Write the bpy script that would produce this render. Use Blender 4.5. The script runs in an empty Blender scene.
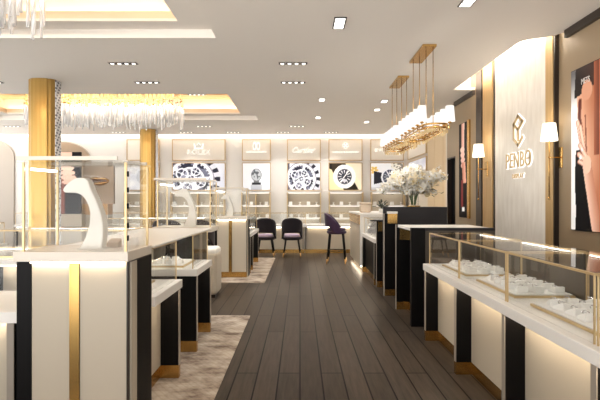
import bpy, bmesh, math, random
from mathutils import Vector, Matrix, noise
random.seed(7)
sc = bpy.context.scene
COL = sc.collection
F, CU, CV, H = 467.0, 300.0, 201.0, 1.40
R = math.radians

def at(u, v, Y):
    return ((u - CU) * Y / F, H + (CV - v) * Y / F)

# ---------------------------------------------------------------- materials
def lin(c):
    return tuple((x / 255 / 12.92) if x / 255 <= .04045 else ((x / 255 + .055) / 1.055) ** 2.4 for x in c)

def new_mat(name):
    m = bpy.data.materials.new(name); m.use_nodes = True
    nt = m.node_tree; nt.nodes.clear()
    out = nt.nodes.new('ShaderNodeOutputMaterial')
    return m, nt, out

def pbr(name, rgb, rough=.4, metal=0., spec=.5, bump=None, sheen=0., var=None, coat=0.):
    m, nt, out = new_mat(name)
    b = nt.nodes.new('ShaderNodeBsdfPrincipled')
    b.inputs['Base Color'].default_value = (*lin(rgb), 1)
    b.inputs['Roughness'].default_value = rough
    b.inputs['Metallic'].default_value = metal
    b.inputs['Specular IOR Level'].default_value = spec
    if sheen:
        b.inputs['Sheen Weight'].default_value = sheen
    if coat:
        b.inputs['Coat Weight'].default_value = coat
        b.inputs['Coat Roughness'].default_value = .08
    if var or bump:
        tc = nt.nodes.new('ShaderNodeTexCoord'); mp = nt.nodes.new('ShaderNodeMapping')
        n = nt.nodes.new('ShaderNodeTexNoise')
        sc_ = (var or bump)[0]
        mp.inputs['Scale'].default_value = sc_
        n.inputs['Scale'].default_value = 1; n.inputs['Detail'].default_value = 4
        nt.links.new(tc.outputs['Object'], mp.inputs['Vector']); nt.links.new(mp.outputs['Vector'], n.inputs['Vector'])
        if var:
            r = nt.nodes.new('ShaderNodeValToRGB')
            r.color_ramp.elements[0].position = .3; r.color_ramp.elements[1].position = .7
            r.color_ramp.elements[0].color = (*lin(var[1]), 1); r.color_ramp.elements[1].color = (*lin(rgb), 1)
            nt.links.new(n.outputs['Fac'], r.inputs['Fac']); nt.links.new(r.outputs['Color'], b.inputs['Base Color'])
        if bump:
            bp = nt.nodes.new('ShaderNodeBump'); bp.inputs['Strength'].default_value = bump[1]; bp.inputs['Distance'].default_value = .005
            nt.links.new(n.outputs['Fac'], bp.inputs['Height']); nt.links.new(bp.outputs['Normal'], b.inputs['Normal'])
    nt.links.new(b.outputs[0], out.inputs['Surface'])
    return m

def emit(name, rgb, s):
    m, nt, out = new_mat(name)
    e = nt.nodes.new('ShaderNodeEmission')
    e.inputs['Color'].default_value = (*lin(rgb), 1); e.inputs['Strength'].default_value = s
    nt.links.new(e.outputs[0], out.inputs['Surface'])
    return m

def glass_mat(name, tint, refl=1., base=.04):
    m, nt, out = new_mat(name)
    t = nt.nodes.new('ShaderNodeBsdfTransparent'); t.inputs['Color'].default_value = (*tint, 1)
    g = nt.nodes.new('ShaderNodeBsdfGlossy'); g.inputs['Roughness'].default_value = .01
    lw = nt.nodes.new('ShaderNodeLayerWeight'); lw.inputs['Blend'].default_value = .5
    p = nt.nodes.new('ShaderNodeMath'); p.operation = 'POWER'; p.inputs[1].default_value = 4.
    ma = nt.nodes.new('ShaderNodeMath'); ma.operation = 'MULTIPLY_ADD'; ma.inputs[1].default_value = .9 * refl; ma.inputs[2].default_value = base
    mx = nt.nodes.new('ShaderNodeMixShader')
    nt.links.new(lw.outputs['Facing'], p.inputs[0]); nt.links.new(p.outputs[0], ma.inputs[0]); nt.links.new(ma.outputs[0], mx.inputs['Fac'])
    nt.links.new(t.outputs[0], mx.inputs[1]); nt.links.new(g.outputs[0], mx.inputs[2]); nt.links.new(mx.outputs[0], out.inputs['Surface'])
    return m

M = {}
M['ceil'] = pbr('ceiling_paint', (240, 233, 224), .7)
M['tray_roof'] = pbr('tray_roof_dimmed', (206, 172, 128), .7)  # tan colour stands in for the weaker light on the tray roof
M['tray_wall'] = pbr('tray_wall_paint', (244, 236, 220), .7)
M['tray_lip'] = pbr('tray_lip_paint', (236, 216, 186), .6)
M['wall'] = pbr('cream_wall_paint', (224, 212, 196), .6)
M['wallb'] = pbr('pale_panel_paint', (234, 230, 225), .5)
M['board'] = pbr('sign_board_paint', (244, 236, 224), .5)
M['taupe'] = pbr('taupe_lacquer', (148, 128, 102), .32, spec=.5)
M['brown'] = pbr('brown_panel_paint', (158, 136, 112), .5)
M['greige'] = pbr('greige_paint', (186, 176, 164), .5)
M['dark'] = pbr('dark_bronze', (40, 30, 24), .35)
M['cream'] = pbr('cream_lacquer', (190, 179, 161), .42, spec=.3)
M['white'] = pbr('white_solid_surface', (236, 232, 226), .28)
M['slab2'] = pbr('ivory_solid_surface', (222, 212, 198), .3)
M['black'] = pbr('black_lacquer', (13, 11, 11), .45, spec=.15)
M['charcoal'] = pbr('charcoal_stone', (42, 40, 42), .45, spec=.3, var=((1.2, 1.2, 1.2), (34, 32, 34)))
M['brass'] = pbr('brushed_brass', (208, 168, 102), .27, 1., var=((40, 40, 1.), (201, 160, 95)))
M['brass_col'] = pbr('column_brass', (192, 157, 94), .28, 1., var=((30, 30, .6), (180, 145, 84)))
M['letter'] = pbr('pale_gold_letter', (206, 180, 136), .35, .3)
M['brass2'] = pbr('pale_brass', (214, 188, 142), .35, .6)
M['frame'] = pbr('tan_frame', (196, 166, 120), .45, .2)
M['goldwood'] = pbr('gold_veneer', (204, 172, 122), .4, .35, var=((30, 30, 1.5), (190, 156, 106)))
M['curtain'] = pbr('pale_gold_panel', (222, 198, 160), .5)
M['pad'] = pbr('white_leather_pad', (240, 238, 234), .5)
M['ivory'] = pbr('ivory_plaster', (226, 221, 212), .55)
M['velvet'] = pbr('dark_plum_velvet', (20, 9, 20), .85, sheen=.1)
M['purple'] = pbr('purple_velvet', (52, 20, 58), .75, sheen=.3)
M['lilac'] = pbr('lilac_cushion', (206, 182, 208), .7, sheen=.3)
M['darkbrown'] = pbr('dark_brown_velvet', (46, 36, 33), .8, sheen=.1)
M['linen'] = pbr('linen_wallpaper', (242, 236, 226), .6, var=((1., 14., 3.), (228, 220, 208)))
M['edge'] = pbr('greige_edge', (150, 140, 128), .5)
M['glass'] = glass_mat('clear_glass', (.99, .993, .99), .7, .012)
M['bronzeglass'] = pbr('bronze_glass', (84, 74, 64), .3, spec=.5)
M['crystal'] = None
M['led'] = emit('warm_led_strip', (255, 236, 208), 15)
M['led_cool'] = emit('white_led_strip', (255, 248, 238), 5.5)
M['tray_led'] = emit('tray_led_strip', (255, 243, 226), 16)
M['cove'] = emit('cove_led_strip', (255, 248, 238), 95)
M['halo'] = emit('backlit_letter_edge', (255, 247, 236), 1.0)
M['litface'] = emit('lit_letter_face', (246, 234, 214), .42)
M['led_bar'] = emit('case_light_bar', (255, 247, 234), 6)
M['tan'] = pbr('tan_veneer', (186, 146, 98), .5, spec=.2)
M['led_shelf'] = emit('shelf_light_panel', (255, 247, 236), 1.0)
M['lamp'] = emit('downlight_lamp', (255, 250, 242), 2.2)
M['shade'] = emit('lit_fabric_shade', (255, 240, 214), 1.5)
M['shade_w'] = emit('lit_white_shade', (255, 248, 240), .62)
M['stem'] = pbr('green_stem', (70, 92, 48), .5)
def petal(name, rgb):
    m, nt, out = new_mat(name)
    d = nt.nodes.new('ShaderNodeBsdfDiffuse'); d.inputs[0].default_value = (*lin(rgb), 1)
    t = nt.nodes.new('ShaderNodeBsdfTranslucent'); t.inputs[0].default_value = (*lin(rgb), 1)
    x = nt.nodes.new('ShaderNodeMixShader'); x.inputs[0].default_value = .45
    nt.links.new(d.outputs[0], x.inputs[1]); nt.links.new(t.outputs[0], x.inputs[2]); nt.links.new(x.outputs[0], out.inputs['Surface'])
    return m
M['petal'] = petal('white_petal', (253, 251, 246)); M['petal_c'] = petal('cream_petal', (248, 238, 214))
M['pollen'] = pbr('pale_yellow_centre', (216, 196, 130), .6)
M['leaf'] = pbr('dark_leaf', (64, 70, 58), .5)
M['beige'] = pbr('beige_leather', (196, 178, 158), .5)
M['chrome'] = pbr('dark_chrome', (120, 118, 116), .15, 1.)
M['silver'] = pbr('silver_jewellery', (225, 225, 230), .15, 1.)
M['foot'] = pbr('gold_foot', (226, 184, 122), .3, 1.)

def crystal():
    m, nt, out = new_mat('crystal_rod')
    t = nt.nodes.new('ShaderNodeBsdfTransparent'); t.inputs['Color'].default_value = (1, 1, 1, 1)
    g = nt.nodes.new('ShaderNodeBsdfGlossy'); g.inputs['Roughness'].default_value = .08
    d = nt.nodes.new('ShaderNodeBsdfTranslucent'); d.inputs['Color'].default_value = (.96, .95, .95, 1)
    d2 = nt.nodes.new('ShaderNodeBsdfDiffuse'); d2.inputs['Color'].default_value = (.96, .95, .95, 1)
    m0 = nt.nodes.new('ShaderNodeMixShader'); m0.inputs[0].default_value = .5
    m1 = nt.nodes.new('ShaderNodeMixShader'); m1.inputs[0].default_value = .62
    m2 = nt.nodes.new('ShaderNodeMixShader'); m2.inputs[0].default_value = .2
    nt.links.new(d.outputs[0], m0.inputs[1]); nt.links.new(d2.outputs[0], m0.inputs[2])
    nt.links.new(t.outputs[0], m1.inputs[1]); nt.links.new(m0.outputs[0], m1.inputs[2])
    nt.links.new(m1.outputs[0], m2.inputs[1]); nt.links.new(g.outputs[0], m2.inputs[2])
    nt.links.new(m2.outputs[0], out.inputs['Surface'])
    return m
M['crystal'] = crystal()

def floor_mat():
    m, nt, out = new_mat('dark_oak_planks')
    N = nt.nodes.new; L = nt.links.new
    tc = N('ShaderNodeTexCoord'); sep = N('ShaderNodeSeparateXYZ'); cmb = N('ShaderNodeCombineXYZ')
    L(tc.outputs['Object'], sep.inputs[0]); L(sep.outputs['Y'], cmb.inputs['X']); L(sep.outputs['X'], cmb.inputs['Y'])
    br = N('ShaderNodeTexBrick'); br.offset = .37; br.offset_frequency = 2
    br.inputs['Scale'].default_value = 1; br.inputs['Brick Width'].default_value = 1.9; br.inputs['Row Height'].default_value = .172
    br.inputs['Mortar Size'].default_value = .006; br.inputs['Mortar Smooth'].default_value = .1
    br.inputs['Color1'].default_value = (*lin((66, 58, 51)), 1); br.inputs['Color2'].default_value = (*lin((78, 69, 61)), 1)
    br.inputs['Mortar'].default_value = (*lin((6, 5, 5)), 1)
    L(cmb.outputs[0], br.inputs['Vector'])
    mp = N('ShaderNodeMapping'); mp.inputs['Scale'].default_value = (22, 1.6, 1)
    L(tc.outputs['Object'], mp.inputs['Vector'])
    n = N('ShaderNodeTexNoise'); n.inputs['Scale'].default_value = 1.6; n.inputs['Detail'].default_value = 6; n.inputs['Roughness'].default_value = .6
    L(mp.outputs[0], n.inputs['Vector'])
    rr = N('ShaderNodeValToRGB'); rr.color_ramp.elements[0].position = .3; rr.color_ramp.elements[0].color = (.62, .62, .62, 1); rr.color_ramp.elements[1].position = .72; rr.color_ramp.elements[1].color = (1.12, 1.1, 1.08, 1)
    L(n.outputs['Fac'], rr.inputs['Fac'])
    mx = N('ShaderNodeMix'); mx.data_type = 'RGBA'; mx.blend_type = 'MULTIPLY'; mx.inputs[0].default_value = 1
    L(br.outputs['Color'], mx.inputs[6]); L(rr.outputs['Color'], mx.inputs[7])
    b = N('ShaderNodeBsdfPrincipled'); L(mx.outputs[2], b.inputs['Base Color']); b.inputs['IOR'].default_value = 1.1
    ro = N('ShaderNodeMath'); ro.operation = 'MULTIPLY_ADD'; ro.inputs[1].default_value = .12; ro.inputs[2].default_value = .26
    L(n.outputs['Fac'], ro.inputs[0]); L(ro.outputs[0], b.inputs['Roughness'])
    bp = N('ShaderNodeBump'); bp.inputs['Strength'].default_value = .05; bp.inputs['Distance'].default_value = .001
    L(mx.outputs[2], bp.inputs['Height']); L(bp.outputs[0], b.inputs['Normal'])
    L(b.outputs[0], out.inputs['Surface'])
    return m

def rug_mat():
    m, nt, out = new_mat('mottled_rug')
    N = nt.nodes.new; L = nt.links.new
    tc = N('ShaderNodeTexCoord')
    n = N('ShaderNodeTexNoise'); n.inputs['Scale'].default_value = 3.6; n.inputs['Detail'].default_value = 7; n.inputs['Roughness'].default_value = .65
    mp = N('ShaderNodeMapping'); mp.inputs['Scale'].default_value = (1.0, 1.6, 1)
    L(tc.outputs['Object'], mp.inputs[0]); L(mp.outputs[0], n.inputs['Vector'])
    r = N('ShaderNodeValToRGB')
    e = r.color_ramp.elements
    e[0].position = .36; e[0].color = (*lin((112, 96, 85)), 1); e[1].position = .62; e[1].color = (*lin((186, 173, 158)), 1)
    x = e.new(.48); x.color = (*lin((158, 144, 130)), 1)
    L(n.outputs['Fac'], r.inputs[0])
    w = N('ShaderNodeTexWave'); w.inputs['Scale'].default_value = 7; w.inputs['Distortion'].default_value = 1.5; w.inputs['Detail'].default_value = 2
    mp2 = N('ShaderNodeMapping'); mp2.inputs['Rotation'].default_value = (0, 0, R(-38))
    L(tc.outputs['Object'], mp2.inputs[0]); L(mp2.outputs[0], w.inputs['Vector'])
    r2 = N('ShaderNodeValToRGB'); r2.color_ramp.elements[0].position = .0; r2.color_ramp.elements[0].color = (.74, .72, .7, 1); r2.color_ramp.elements[1].position = .35; r2.color_ramp.elements[1].color = (1, 1, 1, 1)
    L(w.outputs['Fac'], r2.inputs[0])
    mx = N('ShaderNodeMix'); mx.data_type = 'RGBA'; mx.blend_type = 'MULTIPLY'; mx.inputs[0].default_value = .4
    L(r.outputs[0], mx.inputs[6]); L(r2.outputs[0], mx.inputs[7])
    b = N('ShaderNodeBsdfPrincipled'); b.inputs['Roughness'].default_value = .95; b.inputs['Specular IOR Level'].default_value = .1
    L(mx.outputs[2], b.inputs['Base Color']); L(b.outputs[0], out.inputs['Surface'])
    return m

def mosaic_mat():
    m, nt, out = new_mat('grey_white_mosaic')
    N = nt.nodes.new; L = nt.links.new
    tc = N('ShaderNodeTexCoord'); mp = N('ShaderNodeMapping'); mp.inputs['Rotation'].default_value = (R(20), 0, 0); mp.inputs['Scale'].default_value = (1, 12, 20)
    L(tc.outputs['Object'], mp.inputs[0])
    v = N('ShaderNodeTexVoronoi'); v.inputs['Scale'].default_value = 1.; v.inputs['Randomness'].default_value = .1
    L(mp.outputs[0], v.inputs['Vector'])
    r = N('ShaderNodeValToRGB'); r.color_ramp.interpolation = 'CONSTANT'
    r.color_ramp.elements[0].color = (*lin((96, 100, 112)), 1); r.color_ramp.elements[1].position = .36; r.color_ramp.elements[1].color = (*lin((222, 222, 224)), 1)
    L(v.outputs['Distance'], r.inputs[0])
    b = N('ShaderNodeBsdfPrincipled'); b.inputs['Roughness'].default_value = .3
    L(r.outputs[0], b.inputs['Base Color']); L(b.outputs[0], out.inputs['Surface'])
    return m

def print_mat():
    m, nt, out = new_mat('glossy_print')
    a = nt.nodes.new('ShaderNodeVertexColor'); a.layer_name = 'Col'
    b = nt.nodes.new('ShaderNodeBsdfPrincipled'); b.inputs['Roughness'].default_value = .5; b.inputs['Specular IOR Level'].default_value = .08
    nt.links.new(a.outputs['Color'], b.inputs['Base Color']); nt.links.new(b.outputs[0], out.inputs['Surface'])
    return m

def glow_print_mat():
    m, nt, out = new_mat('glowing_print')
    a = nt.nodes.new('ShaderNodeVertexColor'); a.layer_name = 'Col'
    b = nt.nodes.new('ShaderNodeBsdfPrincipled'); b.inputs['Roughness'].default_value = .5; b.inputs['Specular IOR Level'].default_value = .08
    nt.links.new(a.outputs['Color'], b.inputs['Base Color'])
    nt.links.new(a.outputs['Color'], b.inputs['Emission Color']); b.inputs['Emission Strength'].default_value = .16  # glow added to unlit prints to lift their brightness
    nt.links.new(b.outputs[0], out.inputs['Surface'])
    return m
M['floor'] = floor_mat(); M['rug'] = rug_mat(); M['mosaic'] = mosaic_mat(); M['print'] = print_mat(); M['print_glow'] = glow_print_mat()

# ---------------------------------------------------------------- mesh builder
class MB:
    def __init__(s):
        s.bm = bmesh.new()
    def _m(s, faces, mi):
        for f in faces: f.material_index = mi
    def box(s, x0, x1, y0, y1, z0, z1, bev=0, mi=0, seg=2):
        x0, x1 = sorted((x0, x1)); y0, y1 = sorted((y0, y1)); z0, z1 = sorted((z0, z1))
        t = bmesh.new()
        vs = [t.verts.new((x, y, z)) for x in (x0, x1) for y in (y0, y1) for z in (z0, z1)]
        for q in ((0, 1, 3, 2), (4, 6, 7, 5), (0, 4, 5, 1), (2, 3, 7, 6), (0, 2, 6, 4), (1, 5, 7, 3)):
            t.faces.new([vs[i] for i in q])
        if bev:
            bmesh.ops.bevel(t, geom=list(t.edges), offset=min(bev, .45 * min(x1 - x0, y1 - y0, z1 - z0)), segments=seg, affect='EDGES', profile=.5)
        s.merge(t, mi)
        return s
    def merge(s, t, mi=0, mat=None):
        if mat is not None: bmesh.ops.transform(t, matrix=mat, verts=t.verts)
        mp = {v: s.bm.verts.new(v.co) for v in t.verts}
        for f in t.faces:
            try:
                g = s.bm.faces.new([mp[v] for v in f.verts]); g.material_index = mi; g.smooth = f.smooth
            except ValueError: pass
        t.free()
    def tube(s, pts, r, n=8, mi=0, r1=None, cap=True):
        pts = [Vector(p) for p in pts]; rings = []
        for i, p in enumerate(pts):
            d = (pts[min(i + 1, len(pts) - 1)] - pts[max(i - 1, 0)]).normalized()
            a = d.orthogonal().normalized() if i == 0 else (rings_a - d * rings_a.dot(d)).normalized()
            rings_a = a
            b = d.cross(a)
            rr = r if r1 is None else r + (r1 - r) * i / (len(pts) - 1)
            rings.append([s.bm.verts.new(p + (a * math.cos(2 * math.pi * k / n) + b * math.sin(2 * math.pi * k / n)) * rr) for k in range(n)])
        for i in range(len(rings) - 1):
            for k in range(n):
                f = s.bm.faces.new((rings[i][k], rings[i][(k + 1) % n], rings[i + 1][(k + 1) % n], rings[i + 1][k])); f.material_index = mi; f.smooth = True
        if cap:
            for q in (rings[0][::-1], rings[-1]):
                f = s.bm.faces.new(q); f.material_index = mi
        return s
    def lathe(s, prof, c=(0, 0, 0), n=20, mi=0, sx=1, sy=1, smooth=True):
        rings = []
        for r, z in prof:
            rings.append([s.bm.verts.new((c[0] + sx * r * math.cos(2 * math.pi * k / n), c[1] + sy * r * math.sin(2 * math.pi * k / n), c[2] + z)) for k in range(n)])
        for i in range(len(rings) - 1):
            for k in range(n):
                f = s.bm.faces.new((rings[i][k], rings[i][(k + 1) % n], rings[i + 1][(k + 1) % n], rings[i + 1][k])); f.material_index = mi; f.smooth = smooth
        for q in (rings[0][::-1], rings[-1]):
            f = s.bm.faces.new(q); f.material_index = mi
        return s
    def prism(s, poly, d, bev=0, mi=0, mat=None):
        """polygon in local xy, extruded 0..d along local z, then placed by mat"""
        t = bmesh.new()
        a = [t.verts.new((x, y, 0)) for x, y in poly]; b = [t.verts.new((x, y, d)) for x, y in poly]
        n = len(poly)
        t.faces.new(a[::-1]); t.faces.new(b)
        for i in range(n): t.faces.new((a[i], a[(i + 1) % n], b[(i + 1) % n], b[i]))
        bmesh.ops.recalc_face_normals(t, faces=t.faces)
        if bev:
            ed = [e for e in t.edges if abs(e.verts[0].co.z - e.verts[1].co.z) < 1e-6]
            bmesh.ops.bevel(t, geom=ed, offset=bev, segments=2, affect='EDGES')
        s.merge(t, mi, mat)
        return s
    def ell(s, c, rx, ry, rz, mi=0, seg=10, rings=7, mat=None):
        t = bmesh.new(); bmesh.ops.create_uvsphere(t, u_segments=seg, v_segments=rings, radius=1)
        for f in t.faces: f.smooth = True
        m = Matrix.Translation(c) @ (mat if mat is not None else Matrix()) @ Matrix.Diagonal((rx, ry, rz, 1))
        s.merge(t, mi, m)
        return s

def build(name, mb, mats, parent=None):
    me = bpy.data.meshes.new(name)
    bmesh.ops.recalc_face_normals(mb.bm, faces=mb.bm.faces)
    mb.bm.to_mesh(me); mb.bm.free()
    for m in (mats if isinstance(mats, (list, tuple)) else [mats]):
        me.materials.append(M[m] if isinstance(m, str) else m)
    o = bpy.data.objects.new(name, me); COL.objects.link(o)
    if parent is not None: o.parent = parent
    return o

def struct(name, mb, mats, parent=None):
    o = build(name, mb, mats, parent)
    if parent is None: o['kind'] = 'structure'
    return o

def tag(o, label, cat, group=None):
    o['label'] = label; o['category'] = cat
    if group: o['group'] = group
    return o

def thing(name, label, cat, loc=(0, 0, 0), rz=0, group=None):
    o = bpy.data.objects.new(name, None); COL.objects.link(o)
    o.empty_display_size = .1
    o.location = loc; o.rotation_euler = (0, 0, R(rz))
    return tag(o, label, cat, group)

def solid(name, mb, mats, label, cat, loc=(0, 0, 0), rz=0, group=None):
    o = build(name, mb, mats); o.location = loc; o.rotation_euler = (0, 0, R(rz))
    return tag(o, label, cat, group)

def dup(root, loc, rz=None, label=None, group=None, scale=None):
    r = root.copy(); COL.objects.link(r); r.location = loc
    if rz is not None: r.rotation_euler = (0, 0, R(rz))
    if scale: r.scale = (scale,) * 3
    if label: r['label'] = label
    if group: r['group'] = group
    for ch in list(root.children):
        c = ch.copy(); COL.objects.link(c); c.parent = r
        for g in ch.children:
            d = g.copy(); COL.objects.link(d); d.parent = c
    return r

def text_mesh(txt, w, h, extr=.006, off=0., space=1., shear=0.):
    cu = bpy.data.curves.new('t', 'FONT'); cu.body = txt; cu.size = 1; cu.extrude = .01; cu.offset = off; cu.space_character = space; cu.shear = shear
    cu.resolution_u = 3
    o = bpy.data.objects.new('t', cu); COL.objects.link(o)
    dg = bpy.context.evaluated_depsgraph_get(); dg.update()
    me = bpy.data.meshes.new_from_object(o.evaluated_get(dg))
    t = bmesh.new(); t.from_mesh(me)
    bpy.data.objects.remove(o); bpy.data.curves.remove(cu); bpy.data.meshes.remove(me)
    return t

def fit_text(mb, txt, w, h, extr, M4, off=0., space=1., shear=0., mi=0):
    """lettering w wide and h tall centred on the origin of M4, lying in its xy plane"""
    t0 = text_mesh(txt, w, h, space=space, shear=shear)
    xs = [v.co.x for v in t0.verts]; ys = [v.co.y for v in t0.verts]
    cx, cy, sx, sy = (min(xs) + max(xs)) / 2, (min(ys) + max(ys)) / 2, max(xs) - min(xs), max(ys) - min(ys)
    if off:
        t0.free(); t0 = text_mesh(txt, w, h, off=off, space=space, shear=shear)
    m = M4 @ Matrix.Diagonal((w / sx, h / sy, extr / .02, 1)) @ Matrix.Translation((-cx, -cy, .01))
    mb.merge(t0, mi, m)

def basis(x, y, z, o):
    m = Matrix.Identity(4)
    for i, v in enumerate((x, y, z, o)):
        for j in range(3): m[j][i] = v[j]
    return m
def on_back(x, Y, z): return basis((1, 0, 0), (0, 0, 1), (0, -1, 0), (x, Y, z))     # faces the camera
def on_right(X, y, z): return basis((0, -1, 0), (0, 0, 1), (-1, 0, 0), (X, y, z))    # faces the aisle from the right wall

def painted(name, M4, w, h, fn, nx, ny, parent, mat='print', depth=.004):
    """a printed sheet: each small cell carries the picture's own colour"""
    bm = bmesh.new(); cl = bm.verts.layers.float_color.new('Col')
    g = []
    for j in range(ny + 1):
        row = []
        for i in range(nx + 1):
            s_, t_ = i / nx, j / ny
            v = bm.verts.new(M4 @ Vector(((s_ - .5) * w, (t_ - .5) * h, depth)))
            v[cl] = (*lin(fn(s_, t_)), 1); row.append(v)
        g.append(row)
    for j in range(ny):
        for i in range(nx): bm.faces.new((g[j][i], g[j][i + 1], g[j + 1][i + 1], g[j + 1][i]))
    # turn the rim back so that the sheet has thickness
    rim = [g[0][i] for i in range(nx)] + [g[j][nx] for j in range(ny)] + [g[ny][i] for i in range(nx, 0, -1)] + [g[j][0] for j in range(ny, 0, -1)]
    low = []
    zax = (M4.to_3x3() @ Vector((0, 0, 1)))
    for v in rim:
        q = bm.verts.new(v.co - zax * (depth - .0005)); q[cl] = v[cl]; low.append(q)
    for i in range(len(rim)):
        k = (i + 1) % len(rim); bm.faces.new((rim[i], low[i], low[k], rim[k]))
    me = bpy.data.meshes.new(name); bm.to_mesh(me); bm.free()
    me.materials.append(M[mat])
    o = bpy.data.objects.new(name, me); COL.objects.link(o); o.parent = parent
    return o

# ================================================================ SETTING
CZ = 3.30                       # ceiling height
WB = 13.65                      # back wall
b = MB(); b.box(-10, 3.4, -1.5, 13.9, -.12, 0); struct('floor', b, 'floor')

# ceiling with two recessed trays on the left, a cove slot at the right wall and one at the back wall
TX0, TX1 = -7.1, -.98
trays = ((2.78, 5.44), (8.29, 10.95))
XL, YN, YF = -10.0, -1.5, 13.36
b = MB()
def slab(x0, x1, y0, y1): b.box(x0, x1, y0, y1, CZ, CZ + .05)
ys = [YN, trays[0][0], trays[0][1], trays[1][0], trays[1][1], YF]
for i in range(5):
    if i in (1, 3):
        slab(XL, TX0, ys[i], ys[i + 1]); slab(TX1, 2.0, ys[i], ys[i + 1])
    else:
        slab(XL, 2.0, ys[i], ys[i + 1])
edge = [(2.0, YN), (3.0, YN), (3.0, 5.22), (2.93, 5.35), (2.85, 5.42), (2.76, 5.47), (2.68, 5.51), (2.635, 5.56), (2.62, 5.64), (2.62, 8.0), (3.0, 8.0), (3.0, 9.0), (3.3, 9.0), (3.3, YF), (2.0, YF)]
b.prism(edge, .05, mat=Matrix.Translation((0, 0, CZ)))
b.box(-10, 3.4, 13.2, 13.9, 3.62, 3.7)                       # roof of the back cove
b.box(-10, 3.3, 13.2, 13.24, CZ + .05, 3.62)
b.box(2.3, 3.2, 5.0, 8.4, 3.78, 3.84)                        # roof of the side cove
b.box(2.3, 2.34, 5.0, 8.4, CZ + .05, 3.78); b.box(2.34, 3.0, 5.0, 5.04, CZ + .05, 3.78)
b.box(2.34, 3.0, 8.2, 8.24, CZ + .05, 3.78)
leds = []
for (y0, y1) in trays:
    ix0, ix1, iy0, iy1 = TX0 + .38, TX1 - .38, y0 + .25, y1 - .25
    # outer upstand and soffit ring
    b.box(TX0 - .02, TX0, y0, y1, CZ + .05, 3.4); b.box(TX1, TX1 + .02, y0, y1, CZ + .05, 3.4)
    b.box(TX0, TX1, y0 - .02, y0, CZ + .05, 3.4); b.box(TX0, TX1, y1, y1 + .02, CZ + .05, 3.4)
    b.box(TX0 - .02, ix0, y0 - .02, y1 + .02, 3.4, 3.43); b.box(ix1, TX1 + .02, y0 - .02, y1 + .02, 3.4, 3.43)
    b.box(ix0, ix1, y0 - .02, iy0, 3.4, 3.43); b.box(ix0, ix1, iy1, y1 + .02, 3.4, 3.43)
    for q in ((ix0 - .02, ix0, iy0, iy1), (ix1, ix1 + .02, iy0, iy1), (ix0 - .02, ix1 + .02, iy0 - .02, iy0), (ix0 - .02, ix1 + .02, iy1, iy1 + .02)):
        b.box(*q, 3.43, 3.512, mi=1)
    # upper walls and roof
    b.box(ix0 - .24, ix0 - .2, iy0 - .2, iy1 + .2, 3.43, 3.78, mi=3); b.box(ix1 + .2, ix1 + .24, iy0 - .2, iy1 + .2, 3.43, 3.78, mi=3)
    b.box(ix0 - .24, ix1 + .24, iy0 - .24, iy0 - .2, 3.43, 3.78, mi=3); b.box(ix0 - .24, ix1 + .24, iy1 + .2, iy1 + .24, 3.43, 3.78, mi=3)
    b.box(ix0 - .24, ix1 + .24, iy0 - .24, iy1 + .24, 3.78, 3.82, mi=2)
    leds += [(ix0 - .1, ix0 - .08, iy0, iy1), (ix1 + .08, ix1 + .1, iy0, iy1), (ix0, ix1, iy0 - .1, iy0 - .08), (ix0, ix1, iy1 + .08, iy1 + .1)]
ceiling = struct('ceiling', b, ['ceil', 'tray_lip', 'tray_roof', 'tray_wall'])
for q in leds:
    b = MB(); b.box(*q, 3.431, 3.446); struct('light_strip', b, 'tray_led', ceiling)
b = MB(); b.box(2.42, 2.53, 5.6, 7.95, CZ + .051, CZ + .07); struct('light_strip', b, 'cove', ceiling)
b = MB(); b.box(-9.5, 3.1, 13.27, 13.3, CZ + .051, CZ + .07); struct('light_strip', b, 'cove', ceiling)

b = MB(); b.box(-10, 3.4, WB, WB + .15, 0, 3.7); struct('wall_back', b, 'wallb')
b = MB(); b.box(3.0, 3.15, -1.5, 8.98, 0, 3.84); b.box(3.0, 3.15, 8.98, 9.53, 2.27, 3.84); b.box(3.12, 3.3, 9.53, WB, 0, 3.7, mi=1)
b.box(3.0, 3.3, 9.53, 9.62, 0, 3.7, mi=1)
struct('wall_right', b, ['taupe', 'wall'])
# dark doorway at the far end of the right wall
d = MB(); d.box(3.09, 3.12, 8.98, 9.53, 0, 2.25); door = struct('door_1', d, 'black')
b = MB(); b.box(3.0, 3.09, 8.98, 9.01, 0, 2.27); b.box(3.0, 3.09, 9.50, 9.53, 0, 2.27); b.box(3.0, 3.09, 9.01, 9.5, 2.24, 2.27); struct('door_frame', b, 'dark', door)
b = MB(); b.box(3.04, 3.06, 9.06, 9.08, .95, 1.25, .004); b.box(3.05, 3.09, 9.06, 9.08, .97, .99); b.box(3.05, 3.09, 9.06, 9.08, 1.21, 1.23); struct('door_handle', b, 'brass', door)
# trims of the right wall
def trim(n, mat, *bx, bev=0):
    b = MB()
    for q in bx: b.box(*q, bev=bev)
    return struct('trim_%d' % n, b, mat)
trim(1, 'dark', (2.94, 3.0, -1.5, 5.2, 3.215, CZ), (2.955, 3.0, 8.0, 8.98, 3.22, CZ))      # shadow cornice
trim(2, 'dark', (2.93, 3.0, 7.55, 7.78, 0, 3.78))                                          # dark pilaster
trim(3, 'goldwood', (2.94, 3.0, 7.16, 7.52, 0, 3.78), bev=.004)
trim(4, 'dark', (2.96, 3.0, 7.10, 7.15, 0, 3.78), (2.95, 3.0, 5.41, 5.435, 0, 3.5))
trim(5, 'goldwood', (2.94, 3.0, 5.44, 5.60, 0, 3.78), bev=.004)
trim(6, 'linen', (2.965, 3.0, 5.605, 7.095, 0, 3.78))
trim(7, 'curtain', (3.06, 3.12, 9.63, 9.98, 0, CZ), (3.06, 3.12, 10.0, 10.6, 0, CZ), (3.06, 3.12, 10.62, 11.2, 0, CZ), bev=.01)
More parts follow.
